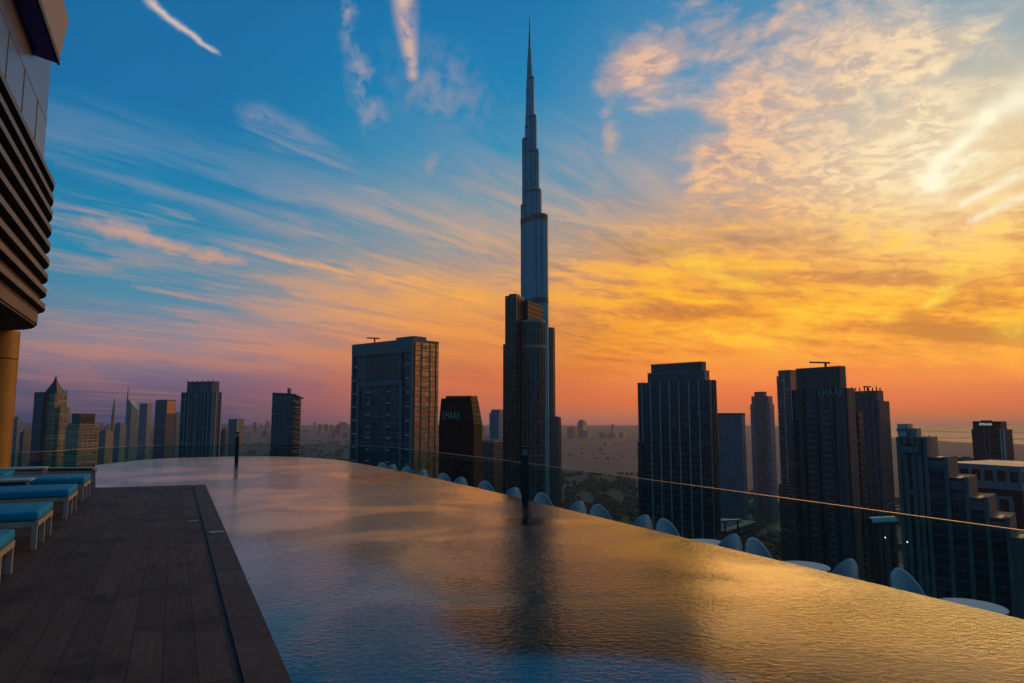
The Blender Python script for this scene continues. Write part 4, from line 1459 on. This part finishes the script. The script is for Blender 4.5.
m, out = new_mat('pool_water')
pos = worldpos()
mp_ = S.tree.nodes.new('ShaderNodeMapping')
mp_.inputs['Rotation'].default_value = (0, 0, R(-28))
mp_.inputs['Scale'].default_value = (1.0, 1.7, 1.0)
S.tree.links.new(pos, mp_.inputs[0])
w1 = noise(mp_.outputs[0], 13.0, 3, 0.5, 0.5)
w2 = noise(mp_.outputs[0], 32.0, 3, 0.55, 0.4)
w3 = noise(pos, 0.9, 2, 0.5)
calm = rng(noise(pos, 0.38, 3, 0.55, 0.6), 0.36, 0.62, 0.35, 1.25)
hgt = (w1 * 0.65 + w2 * 0.28) * calm + w3 * 0.5
nr = bump(hgt, 1.0, 0.0088)
lw = S.tree.nodes.new('ShaderNodeLayerWeight'); lw.inputs['Blend'].default_value = 0.5
S.tree.links.new(nr, lw.inputs['Normal'])
fr_w = rng(S(lw.outputs['Facing']), 0.64, 1.02, 0.012, 1.0)
gl = S.tree.nodes.new('ShaderNodeBsdfGlossy'); gl.inputs['Roughness'].default_value = 0.03
S.tree.links.new(nr, gl.inputs['Normal'])
tr = S.tree.nodes.new('ShaderNodeBsdfTransparent'); tr.inputs['Color'].default_value = (0.40, 0.86, 0.90, 1)
ms = S.tree.nodes.new('ShaderNodeMixShader')
S.tree.links.new(fr_w.s, ms.inputs[0]); S.tree.links.new(tr.outputs[0], ms.inputs[1]); S.tree.links.new(gl.outputs[0], ms.inputs[2])
S.tree.links.new(ms.outputs[0], out.inputs[0])
M['water'] = m
b = MB(); b.face([(x, y, PZ) for x, y in water])
tag(b.build('pool_water', M['water']), kind='structure')

# mosaic floor: blue with broad grey brown waves
m, out = new_mat('pool_mosaic')
pos = worldpos()
sp = S.tree.nodes.new('ShaderNodeSeparateXYZ'); S.tree.links.new(pos, sp.inputs[0])
X_, Y_ = S(sp.outputs[0]), S(sp.outputs[1])


def blob(px, py, rx, ry, rot):
    x, y = G(px, py, -0.55)
    a, c = X_ - x, Y_ - y
    cr, sr = math.cos(rot), math.sin(rot)
    p = a * (cr / rx) + c * (sr / rx); q = a * (-sr / ry) + c * (cr / ry)
    return (-1.0 * (p * p + q * q)).exp()


wv = noise(pos, 0.8, 2, 0.5) - 0.5
blue = (blob(335, 640, 1.1, 2.7, 0.1) + blob(620, 690, 1.15, 0.72, -0.25) + blob(250, 560, 1.2, 2.2, 0.5) * 0.8 + blob(390, 700, 0.6, 0.9, 0) + wv * 0.25)
msk = rng(blue, 0.14, 0.58)
tile = (X_ * 20.0).fract().lt(0.06).max((Y_ * 20.0).fract().lt(0.06))
tv_ = white(vec((X_ * 20.0).floor(), (Y_ * 20.0).floor(), 0.3))
cb = mix(tv_, (0.0, 0.30, 0.42), (0.002, 0.38, 0.52))
cbr = mix(tv_, (0.055, 0.042, 0.034), (0.085, 0.064, 0.050))
principled(out, mix(tile * 0.4, mix(msk, cbr, cb), (0.02, 0.07, 0.09)), 0.9, 0, 1.2, None, 0.0)
M['mosaic'] = m
b = MB(); b.face([(x, y, -0.55) for x, y in water])
pf = tag(b.build('pool_floor', M['mosaic']), kind='structure')
M['pool_wall'] = plain('pool_wall_stone', (0.06, 0.065, 0.07), 0.5)
b = MB()
n_ = len(water)
b.prism(water, -0.56, PZ - 0.005, cap=0)
tag(b.build('pool_wall', M['pool_wall']), kind='structure')


def offset(path, d):               # path moved sideways (to its right is outward here)
    o = []
    for i, p in enumerate(path):
        a = path[max(0, i - 1)]; c = path[min(len(path) - 1, i + 1)]
        v = Vector((c[0] - a[0], c[1] - a[1])).normalized()
        o.append((p[0] + v.y * d, p[1] - v.x * d))
    return o


# overflow lip and outer face
lip = offset(edge, 0.09)
M['lip'] = plain('wet_lip_stone', (0.10, 0.10, 0.10), 0.12, scale=2)
b = MB()
for (a, c, d, e) in zip(edge, edge[1:], lip[1:], lip):
    b.face([(*a, PZ - 0.004), (*c, PZ - 0.004), (*d, PZ - 0.03), (*e, PZ - 0.03)])
    b.face([(*e, PZ - 0.03), (*d, PZ - 0.03), (*d, TZ), (*e, TZ)])
tag(b.build('overflow_edge', M['lip']), kind='structure')

# terrace floor beyond the edge
rail = offset(edge, 1.9)
outer = offset(edge, 2.3)
far_left = [(outer[-1][0] - 9, outer[-1][1] - 3.0)]
M['stone'] = plain('terrace_stone', (0.10, 0.095, 0.09), 0.6, scale=1.5, bstr=0.1)
b = MB(); b.face([(*p, TZ) for p in outer + far_left + [TW(22, -14), TW(-6, -14)]])
tag(b.build('terrace_floor', M['stone']), kind='structure')

# deck of dark planks
m, out = new_mat('dark_deck_planks')
u, v = uvxy()
pw, pl_ = 0.20, 1.3
a = u / pw
row = a.floor()
sh = white(vec(row, 3.3, 0.0))
q = v / pl_ + sh
gap = a.fract().lt(0.03).max(q.fract().lt(0.006))
w_ = white(vec(row, q.floor(), 1.0))
gr = noise(vec(u * 26.0, v * 1.6, w_ * 9.0), 1.0, 5, 0.65, 0.4)
st = noise(vec(u, v, 0.0), 1.3, 4, 0.6)
c = mix(w_, (0.072, 0.034, 0.018), (0.135, 0.066, 0.036))
c = mix(rng(gr, 0.3, 0.75) * 0.6, c, (0.10, 0.066, 0.05))
c = mix(rng(st, 0.50, 0.68) * 0.65, c, (0.020, 0.014, 0.011))
st2 = noise(vec(u * 1.0, v * 0.6, 4.0), 4.5, 5, 0.7)
c = mix(rng(st2, 0.60, 0.72) * 0.35, c, (0.10, 0.075, 0.06))
c = mix(gap, c, (0.006, 0.005, 0.005))
principled(out, c, rng(gr, 0.3, 0.7, 0.6, 0.8), 0, 1.3, bump((gr * 0.25 + w_ * 0.2) * (1.0 - gap), 0.5, 0.004))
M['deck'] = m
dk = [TW(-6, W_DECK), TW(T_END, W_DECK), tuple(G(192, 485.4)), G(95.5, 487.4), G(94, 466), G(20, 467), TW(24, -13.5), TW(-6, -13.5)]
dk = [TW(-6, W_DECK), TW(T_END, W_DECK), G(95.5, 487.6), G(94, 466.5), TW(23, -12.9), TW(-6, -13.5)]
b = MB()
b.face([(*p, 0.0) for p in dk], [(to_tw(p)[1], to_tw(p)[0]) for p in dk])
for p, q_ in zip(dk, dk[1:]):
    b.face([(*p, 0), (*q_, 0), (*q_, -0.5), (*p, -0.5)])
tag(b.build('pool_deck', M['deck'], merge=False), kind='structure')
# dark drain slot, then the stone coping
M['slot'] = plain('drain_slot', (0.006, 0.006, 0.006), 0.7)
b = MB(); b.face([(*TW(-6, W_DECK), -0.012), (*TW(T_END, W_DECK), -0.012), (*TW(T_END, W_DECK + 0.035), -0.012), (*TW(-6, W_DECK + 0.035), -0.012)])
tag(b.build('drain_slot', M['slot']), kind='structure')
m, out = new_mat('coping_stone')
u, v = uvxy()
jt = (v / 0.6).fract().lt(0.008)
w_ = white(vec((v / 0.6).floor(), 1.0, 2.0))
gr = noise(vec(u * 6.0, v * 2.0, 0.0), 2.0, 5, 0.65)
c = mix(w_, (0.085, 0.050, 0.033), (0.115, 0.070, 0.048))
c = mix(rng(gr, 0.4, 0.75) * 0.5, c, (0.11, 0.075, 0.058))
principled(out, mix(jt, c, (0.01, 0.01, 0.01)), rng(gr, 0.3, 0.7, 0.55, 0.75), 0, 1.25, bump(gr, 0.25, 0.004))
M['coping'] = m
b = MB()
q4 = [(-6, W_DECK + 0.035), (T_END, W_DECK + 0.035), (T_END, W_COP), (-6, W_COP)]
b.face([(*TW(*p), 0.002) for p in q4], [(p[1], p[0]) for p in q4])
b.face([(*TW(-6, W_COP), 0.002), (*TW(T_END, W_COP), 0.002), (*TW(T_END, W_COP), -0.4), (*TW(-6, W_COP), -0.4)])
b.face([(*TW(T_END, W_DECK + .035), 0.002), (*TW(T_END, W_COP), 0.002), (*TW(T_END, W_COP), -0.4), (*TW(T_END, W_DECK + .035), -0.4)])
tag(b.build('pool_coping', M['coping'], merge=False), kind='structure')
# small access lids
M['lid'] = plain('skimmer_lid', (0.17, 0.16, 0.155), 0.45)
M['lid_dark'] = plain('dark_lid', (0.02, 0.02, 0.02), 0.4)
def lid(px, py, sx, sy, m, label, z):
    x, y = G(px, py)
    o = empty('access_lid', (x, y, z), -AX)
    tag(o, label, 'lid')
    k = MB(); k.box(-sx / 2, sx / 2, -sy / 2, sy / 2, 0.0, 0.006); k.build('cover', m, o, local=True)
    k = MB()
    for x0, x1, y0, y1 in ((-sx / 2 - .012, -sx / 2, -sy / 2, sy / 2), (sx / 2, sx / 2 + .012, -sy / 2, sy / 2), (-sx / 2 - .012, sx / 2 + .012, -sy / 2 - .012, -sy / 2), (-sx / 2 - .012, sx / 2 + .012, sy / 2, sy / 2 + .012)):
        k.box(x0, x1, y0, y1, 0, 0.004)
    k.build('rim', M['slot'], o, local=True)
lid(216.5, 532.5, 0.19, 0.19, M['lid'], 'pale grey square skimmer lid set in the stone coping', 0.003)
lid(193, 521.5, 0.14, 0.18, M['lid_dark'], 'small dark lid in the deck beside the drain slot', 0.001)

# ------------------------------------------------------------------ glass balustrade
m, out = new_mat('balustrade_glass')
lw = S.tree.nodes.new('ShaderNodeLayerWeight'); lw.inputs['Blend'].default_value = 0.5
fg = S(lw.outputs['Facing']).pw(5.0) * 0.5 + 0.02
gl = S.tree.nodes.new('ShaderNodeBsdfGlossy'); gl.inputs['Roughness'].default_value = 0.02
tr = S.tree.nodes.new('ShaderNodeBsdfTransparent'); tr.inputs['Color'].default_value = (0.56, 0.80, 0.77, 1)
ms = S.tree.nodes.new('ShaderNodeMixShader')
S.tree.links.new(fg.s, ms.inputs[0]); S.tree.links.new(tr.outputs[0], ms.inputs[1]); S.tree.links.new(gl.outputs[0], ms.inputs[2])
S.tree.links.new(ms.outputs[0], out.inputs[0])
M['glass'] = m
M['rail'] = plain('bronze_rail', (0.62, 0.44, 0.27), 0.36, 0.9, var=0.05)
M['channel'] = plain('channel_metal', (0.10, 0.10, 0.10), 0.4, 0.7)
rail_path = rail + [(rail[-1][0] - 9, rail[-1][1] - 3.0)]
bal = tag(empty('glass_balustrade', (*rail[0], TZ)), 'clear glass balustrade with thin bronze top rail round the pool terrace', 'balustrade')
RZ = 0.40
seg = []
for a, c in zip(rail_path, rail_path[1:]):
    L = math.hypot(c[0] - a[0], c[1] - a[1])
    seg.append((a, c, L))
tot = sum(s[2] for s in seg)
def along(s):
    for a, c, L in seg:
        if s <= L: return (a[0] + (c[0] - a[0]) * s / L, a[1] + (c[1] - a[1]) * s / L)
        s -= L
    return seg[-1][1]
N = int(tot / 1.19)
t0 = (10.18 - 0.0) % 1.19
k = MB(); ch = MB()
for i in range(N):
    p, q = Vector(along(t0 + i * 1.19 + 0.008)), Vector(along(t0 + (i + 1) * 1.19 - 0.008))
    d = (q - p).normalized(); n_ = Vector((d.y, -d.x)) * 0.006
    g = MB(); g.face([(*p, TZ + 0.05), (*q, TZ + 0.05), (*q, RZ - 0.012), (*p, RZ - 0.012)])
    g.build('glass_panel', M['glass'], bal)
    k.bar((*(p - d * .008), RZ - 0.006), (*(q + d * .008), RZ - 0.006), 0.020, 0.010)
    ch.bar((*(p - d * .008), TZ + 0.03), (*(q + d * .008), TZ + 0.03), 0.06, 0.08)
k.build('top_rail', M['rail'], bal, merge=False)
ch.build('base_channel', M['channel'], bal, merge=False)

# ------------------------------------------------------------------ tub chairs and round tables on the lower terrace
M['shell'] = plain('pale_grey_shell', (0.42, 0.45, 0.47), 0.55, var=0.06, scale=6)
M['cushion'] = plain('grey_cushion', (0.25, 0.27, 0.28), 0.9, scale=30)
M['white_top'] = plain('white_table_top', (0.60, 0.62, 0.62), 0.75, var=0.04)


def make_chair(loc, rz, label, grp):
    o = tag(empty('tub_chair', loc, rz), label, 'chair', grp)
    k = MB()
    n, rI, rO = 30, 0.245, 0.285
    prev = None
    for i in range(n + 1):
        th = R(-118 + 236 * i / n)             # 0 = the back, which points to -x
        f = abs(th) / R(118)
        zt = max(0.50 - 0.03 * f, 0.93 - 1.05 * f ** 2.0)
        flare = 1.0 + 0.07 * (1 - f)
        cs, sn = -math.cos(th), math.sin(th)
        ring = [(rO * .86 * cs, rO * .9 * sn, 0.20), (rO * cs, rO * sn, 0.42), (rO * flare * cs, rO * sn, zt - 0.03), ((rO - .02) * flare * cs, (rO - .02) * sn, zt),
                (rI * flare * cs, rI * sn, zt - 0.02), (rI * cs, rI * sn, 0.42), (rI * .86 * cs, rI * .9 * sn, 0.22)]
        if prev:
            for a in range(len(ring)):
                b_ = (a + 1) % len(ring)
                k.face([prev[a], ring[a], ring[b_], prev[b_]])
        else:
            k.face(ring)
        prev = ring
    k.face(prev[::-1])
    k.build('shell', M['shell'], o, local=True, smooth=True)
    k = MB(); k.lathe([(0.0, 0.33), (0.22, 0.33), (0.235, 0.36), (0.235, 0.42), (0.21, 0.45), (0.0, 0.455)], 0.01, 0, 28); k.build('seat_cushion', M['cushion'], o, local=True, smooth=True)
    for a in (45, 135, 225, 315):
        x, y = 0.19 * math.cos(R(a)), 0.22 * math.sin(R(a))
        k = MB(); k.bar((x * .85, y * .85, 0.30), (x * 1.15, y * 1.15, 0.0), 0.03, 0.03); k.build('leg', M['channel'], o, local=True)
    return o


def make_table(loc, label, grp):
    o = tag(empty('round_table', loc), label, 'table', grp)
    k = MB(); k.lathe([(0, 0.675), (0.27, 0.675), (0.30, 0.685), (0.305, 0.695), (0.30, 0.702), (0, 0.702)], 0, 0, 40); k.build('table_top', M['white_top'], o, local=True, smooth=True)
    k = MB(); k.lathe([(0.028, 0.02), (0.028, 0.675)], 0, 0, 14); k.build('stem', M['channel'], o, local=True, smooth=True)
    k = MB(); k.lathe([(0, 0.02), (0.2, 0.016), (0.22, 0.0)], 0, 0, 28); k.build('base', M['channel'], o, local=True, smooth=True)
    return o


def t_at(px, w, py=HOR):
    d = to_tw(ray(px, py))
    return d[0] / d[1] * w


WC = WE + 0.82
chairs = [(905, 1, 'large pale tub chair nearest the camera, beside the nearest table'), (846, -1, 'pale tub chair left of the nearest one, back turned to it'),
          (757, 1, 'pale tub chair on the left of the middle round table'), (731, -1, 'pale tub chair right of the farthest visible round table'),
          (666, 1, 'pale tub chair below the white ribs of the black tower, left of the round table'), (642, -1, 'pale tub chair at the left foot of the white ribbed tower'),
          (598, 1, 'pale tub chair in front of the park, right one of its pair'), (577, -1, 'pale tub chair in front of the park, left one of its pair'),
          (541, 1, 'pale tub chair just right of the dark lamp post at the pool edge'), (513, -1, 'pale tub chair just left of the dark lamp post at the pool edge'),
          (484, 1, 'pale tub chair below the black slanted office, right of two'), (461, -1, 'pale tub chair below the black slanted office, left of two'),
          (443, 1, 'small pale tub chair below the black slanted office and its sign'), (422, -1, 'small pale tub chair under the golden flank, right of two'),
          (406, 1, 'small pale tub chair under the golden flank corner'), (392, -1, 'tiny pale tub chair under the blue glass front, right of three'),
          (379, 1, 'tiny pale tub chair under the blue glass front, middle of three'), (364, -1, 'tiny pale tub chair under the blue glass front, farthest of three')]
def WE_at(t):
    for (a, b_), (c, d) in zip(ctl, ctl[1:]):
        if a <= t <= c: return b_ + (d - b_) * (t - a) / (c - a)
    return WE


first = None
for px, sgn, lab in chairs:
    wc = WC
    for _ in range(4):                # the row follows the overflow edge, which bends inwards far out
        t = t_at(px, wc, 430 + 0.28 * max(0, px - 300))
        wc = WE_at(t) + 0.82
    t -= 0.2 * sgn
    wc = WE_at(t) + 0.82
    x, y = TW(t, wc)
    # facing along the pool axis: +1 towards the photographer, -1 away
    fx, fy = -ET[0] * sgn, -ET[1] * sgn
    rz = math.atan2(fy, fx) + R(18 if sgn > 0 else -14) * 0 + random.uniform(-0.12, 0.12)
    if first is None:
        first = make_chair((x, y, TZ), rz, lab, 'tub chairs along the overflow edge')
        c = first
    else:
        c = copy_tree(first)
        c.location = (x, y, TZ); c.rotation_euler = (0, 0, rz); c['label'] = lab
firstt = None
for px, lab in ((970, 'white round table nearest the camera, by the overflow edge'), (803, 'white round table below the tall tower with lettering'), (706, 'white round table below the white ribbed tower'),
                (620, 'white round table hidden low behind the pool edge before the park')):
    if px == 620: continue
    t = t_at(px, WC + 0.05, 597 if px > 900 else 556)
    x, y = TW(t, WC + 0.05)
    if firstt is None:
        firstt = make_table((x, y, TZ), lab, 'round tables along the overflow edge')
    else:
        c = copy_tree(firstt); c.location = (x, y, TZ); c['label'] = lab

# dark lamp posts at the water's edge
M['post'] = plain('dark_bronze_post', (0.035, 0.033, 0.032), 0.3, 0.6)
def lamp(px, base, top, label):
    x, y, z0 = base
    o = tag(empty('lamp_post', (x, y, z0), math.atan2(x, y) * -1), label, 'lamp post', 'slim lamp posts around the pool')
    h = top - z0
    k = MB(); k.box(-0.065, 0.065, -0.05, 0.05, 0, h - 0.16); k.build('post', M['post'], o, local=True, bevel=0.006)
    k = MB(); k.box(-0.045, 0.045, -0.035, 0.035, h - 0.16, h - 0.04); k.build('lens', M['cushion'], o, local=True)
    k = MB(); k.box(-0.065, 0.065, -0.05, 0.05, h - 0.04, h); k.build('cap', M['post'], o, local=True, bevel=0.004)
t = t_at(525, WE - 0.08, 480)
x, y = TW(t, WE - 0.08)
lamp(525, (x, y, -0.55), zat(446.5, y), 'slim dark lamp post in front of the brown ribbed tower')
x, y = G(236.5, 459.5)
lamp(236, (x, y, -0.55), zat(432, y), 'slim dark lamp post at the far end of the pool')

# ------------------------------------------------------------------ sun loungers
m, out = new_mat('blue_canvas')
n = noise(coords('Object'), 9, 4, 0.6)
we = noise(coords('Object'), 160, 2, 0.5)
c = mix(rng(n, 0.3, 0.7), (0.0, 0.23, 0.38), (0.003, 0.33, 0.53))
cr_ = noise(coords('Object'), 4.0, 3, 0.55, 0.8)
principled(out, c, 0.85, 0, 1.4, bump(we * 0.05 + cr_, 0.8, 0.02))
M['canvas'] = m
M['timber'] = plain('pale_frame_timber', (0.42, 0.34, 0.28), 0.5, scale=8)
LW, LL = 1.12, 2.0


def make_lounger(loc, rz, label, raised=False):
    o = tag(empty('sun_lounger', loc, rz), label, 'sun lounger', 'blue sun loungers on the deck')
    k = MB()                        # foot end at x = 0, head at -LL
    k.box(-LL, 0, -LW / 2, -LW / 2 + 0.045, 0.27, 0.335); k.box(-LL, 0, LW / 2 - 0.045, LW / 2, 0.27, 0.335)
    k.box(-0.05, 0, -LW / 2 + .045, LW / 2 - .045, 0.272, 0.333); k.box(-LL, -LL + .05, -LW / 2 + .045, LW / 2 - .045, 0.272, 0.333)
    for i in range(9): k.box(-LL + 0.18 + i * 0.2, -LL + 0.27 + i * 0.2, -LW / 2 + .046, LW / 2 - .046, 0.295, 0.32)
    k.build('frame', M['timber'], o, local=True, bevel=0.004, merge=False)
    for x in (-0.035, -LL + 0.06):
        for y in (-LW / 2 + .025, 0.0, LW / 2 - .025):
            if y == 0.0 and x < -1: continue
            g = MB(); g.box(x - .03, x + .03, y - .024, y + .024, 0, 0.27); g.build('leg', M['timber'], o, local=True, bevel=0.004)
    k = MB()
    hx = -LL * 0.62
    k.box(hx, 0.0, -LW / 2 + .01, LW / 2 - .01, 0.338, 0.45)
    k.build('mattress', M['canvas'], o, local=True, bevel=0.035, seg=4, smooth=True)
    k = MB(); ang = R(38 if raised else 3)
    Lb = LL * 0.38 - .02
    ca, sa = math.cos(ang), math.sin(ang)
    a = [(hx - .01, 0.345), (hx - .01 - Lb * ca, 0.345 + Lb * sa), (hx - .01 - Lb * ca + .11 * sa, 0.345 + Lb * sa + .11 * ca), (hx - .01 + .11 * sa, 0.345 + .11 * ca)]
    for y0, y1 in ((-LW / 2 + .01, LW / 2 - .01),):
        A = [(x, y0, z) for x, z in a]; Bq = [(x, y1, z) for x, z in a]
        for i in range(4):
            j = (i + 1) % 4
            k.face([A[i], A[j], Bq[j], Bq[i]])
        k.face(A[::-1]); k.face(Bq)
    k.build('backrest_mattress', M['canvas'], o, local=True, bevel=0.035, seg=4, smooth=True)
    return o


lx = Vector(EW)                     # foot ends point across the deck to the pool
rz = math.atan2(lx.y, lx.x)
feet = [((9, 574), None), ((28, 552), (53, 534)), ((63, 520), (76, 510)), ((79, 503), (90, 496))]
labs = ['nearest blue sun lounger, mostly cut off by the left edge', 'second nearest blue sun lounger with tan legs', 'third blue sun lounger from the camera', 'farthest flat blue sun lounger, by the water']
cent = []
for (a, c), lab in zip(feet, labs):
    ta, wa = to_tw(G(*a))
    if c:
        tb, wb = to_tw(G(*c))
        t, w = (ta + tb) / 2, (wa + wb) / 2
    else:
        t, w = ta - LW / 2, wa
    cent.append((t, w))
print('loungers', cent)
first = None
for (t, w), lab in zip(cent, labs):
    x, y = TW(t, w + 0.03)
    if first is None: first = make_lounger((x, y, 0.001), rz, lab); c = first
    else:
        c = copy_tree(first); c.location = (x, y, 0.001); c['label'] = lab
tl, wl = to_tw(G(20, 484))
x, y = TW(cent[-1][0] + 1.7, cent[-1][1] - 1.5)
make_lounger((x, y, 0.001), rz, 'blue sun lounger with raised backrest beside the golden column', True)

M['white_frame'] = plain('white_side_table', (0.50, 0.46, 0.43), 0.45)
def side_table(px, py, label):
    x, y = G(px, py, 0.0)
    o = tag(empty('side_table', (x, y, 0.001), rz), label, 'side table', 'low side tables between loungers')
    k = MB(); k.box(-0.42, 0.42, -0.24, 0.24, 0.44, 0.475); k.build('table_top', M['white_frame'], o, local=True, bevel=0.004)
    for a in (-0.38, 0.38):
        for c in (-0.2, 0.2):
            g = MB(); g.box(a - .02, a + .02, c - .02, c + .02, 0, 0.44); g.build('leg', M['white_frame'], o, local=True)
side_table(22, 490, 'long low side table behind the farthest flat lounger')
side_table(2, 507, 'low side table at the left edge between two loungers')

# low planter wall behind the loungers, at the end of the deck
a, c = Vector(G(-30, 471)), Vector(G(95, 470))
o = tag(empty('kerb_wall', (*((a + c) / 2), 0)), 'low stone kerb wall closing the deck behind the loungers', 'wall')
k = MB(); k.bar((*a, 0.025), (*c, 0.025), 0.25, 0.05); k.build('wall', M['stone'], o)
k = MB(); k.bar((*a, 0.062), (*c, 0.062), 0.29, 0.024); k.build('capstone', M['timber'], o)

# ------------------------------------------------------------------ the louvred wing of the hotel overhead, at the left
hb = tag(empty('hotel_wing', (*TW(22, -5.0), 0)), 'louvred hotel wing overhanging the deck at the upper left', 'building')
DF = 22.0
def Zt(py): return zat(py, DF)
def wt_of(px, D=DF):
    return to_tw(P(px, D))
M['louvre'] = plain('bronze_louvre', (0.062, 0.048, 0.038), 0.45, 0.3, scale=1.0)
M['louvre_top'] = plain('louvre_soffit', (0.10, 0.07, 0.05), 0.6)
m, out = new_mat('dark_upper_glass')
n = noise(coords('Object'), 0.6, 3, 0.5)
principled(out, mix(rng(n, 0.3, 0.7), (0.11, 0.11, 0.15), (0.16, 0.15, 0.19)), 0.3, 0.2, 1.6)
M['up_glass'] = m
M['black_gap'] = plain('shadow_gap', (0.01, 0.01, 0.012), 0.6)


def plate(name, pts, z0, z1, m, parent=hb, bev=0.0):
    k = MB(); k.prism_mi(pts, z0, z1)
    return k.build(name, m, parent, bevel=bev)


NOSE = 1.9


def wing_at(w, t=24.0):
    """Plan of the wing: long side parallel to the pool, rounded far corner."""
    pts = [TW(-4, w + 0.15)]
    for tt in (4, 10, 15, 19, t - NOSE): pts.append(TW(tt, w + 0.15 - max(0, tt - 10) * 0.01))
    for i in range(1, 10):
        g = R(90 * i / 9)
        pts.append(TW(t - NOSE + NOSE * math.sin(g), w - NOSE + NOSE * math.cos(g)))
    return pts + [TW(t, w - 9), TW(-4, w - 9)]


def wing_poly(px, py, t=24.0):         # the plan whose outermost point shows at that picture column
    lo, hi = -9.0, -1.0
    for _ in range(40):
        m_ = (lo + hi) / 2
        if max(p[0] / p[1] for p in wing_at(m_, t) if p[1] > 2) < kx2(px, py): lo = m_
        else: hi = m_
    pts = wing_at(lo, t)
    s = max((p for p in pts if p[1] > 2), key=lambda p: p[0] / p[1])
    return pts, s[1]


ys = [186, 201, 216, 232, 248, 264, 279, 294, 309]
tips = [54.5, 53.6, 52.6, 51.6, 50.4, 49.3, 48, 46.6, 45.2]
for y, px in zip(ys, tips):
    pts, Ds = wing_poly(px, y)
    z = zat(y, Ds)
    plate('louvre', pts, z - 0.02, z + 0.12, M['louvre'])
pts, Ds = wing_poly(41, 270)
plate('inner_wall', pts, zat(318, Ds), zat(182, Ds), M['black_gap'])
pts, Ds = wing_poly(37.5, 320)
ZS = zat(324, Ds)
plate('fascia_beam', pts, ZS, zat(314, Ds), M['louvre'])
pts, _ = wing_poly(35.5, 322)
plate('soffit', pts, ZS - 0.05, ZS - 0.001, M['louvre_top'])
ug, Du = wing_poly(48.3, 100)
plate('upper_panel', ug, zat(181, Du), zat(-150, Du), M['up_glass'])
pts, _ = wing_poly(48.45, 100)
zj = zat(122, Du)
plate('panel_joint', pts, zj - 0.015, zj + 0.015, M['black_gap'])
side = [p for p in ug if 8 < p[1] < 24][:6]
for f in (15.2, 17.0, 18.8, 20.6):
    w_ = to_tw(ug[1])[1] - 0.0 - max(0, f - 10) * 0.01
    w_ = [to_tw(p)[1] for p in ug if abs(to_tw(p)[0] - 19) < 0.01][0] + (19 - f) * 0.01
    x, y = TW(f, w_)
    k = MB(); k.prism_mi([(x - .012, y - .012), (x + .012, y - .012), (x + .012, y + .012), (x - .012, y + .012)], zat(181, Du), zj); k.build('panel_joint', M['black_gap'], hb)
# projecting box high up: beige end panel, deep blue underside
M['blue_glass'] = plain('deep_blue_panel', (0.015, 0.03, 0.62), 0.35)
M['beige'] = plain('beige_panel', (0.30, 0.24, 0.20), 0.6)
DB = 16.6
tf, wf = to_tw((kx2(58.5, 60) * DB, DB)); wi = -3.64
zb0, zb1 = zat(60, DB), zat(14, DB)
lo_q = [TW(tf - 12, wi), TW(tf - 12, wf), TW(tf, wf), TW(tf - 0.25, wi)]
hi_q = [TW(tf - 12, wi), TW(tf - 12, wf + 0.12), TW(tf + 0.3, wf + 0.12), TW(tf, wi)]
k = MB(); k.loft(lo_q, zb0, hi_q, zb1); k.build('upper_box', M['beige'], hb)
k = MB(); k.prism_mi([TW(tf - 12, wi), TW(tf - 12, wf), TW(tf, wf), TW(tf - 0.25, wi)], zb0 - 0.10, zb0 - 0.003); k.build('blue_soffit', M['blue_glass'], hb)
k = MB(); k.prism_mi([TW(tf - 12, wf - .02), TW(tf - 12, wf + .03), TW(tf + .04, wf + .03), TW(tf + .04, wf - .02)], zb0 - 0.12, zb0 + 0.04); k.build('edge_trim', M['black_gap'], hb)

# golden column under the wing
m, out = new_mat('golden_column')
n = noise(coords('Object'), 1.2, 4, 0.6)
principled(out, mix(rng(n, 0.3, 0.7), (0.28, 0.13, 0.022), (0.36, 0.175, 0.036)), 0.5, 0.25, 1.5)
M['gold'] = m
cxp = P(-16, 19.4)
rc = (kx(8.6) - kx(-16)) * 19.4
o = tag(empty('column', (*cxp, 0)), 'round golden column carrying the louvred wing at the left edge', 'column')
k = MB(); k.lathe([(rc, 0.0), (rc, zat(359.5, 19.4))], *cxp, 40); k.build('lower_drum', M['gold'], o, smooth=True)
k = MB(); k.lathe([(rc - .03, zat(359.5, 19.4)), (rc - .03, zat(358.3, 19.4))], *cxp, 40); k.build('seam', M['black_gap'], o, smooth=True)
k = MB(); k.lathe([(rc, zat(358.3, 19.4)), (rc, ZS - 0.05)], *cxp, 40); k.build('upper_drum', M['gold'], o, smooth=True)
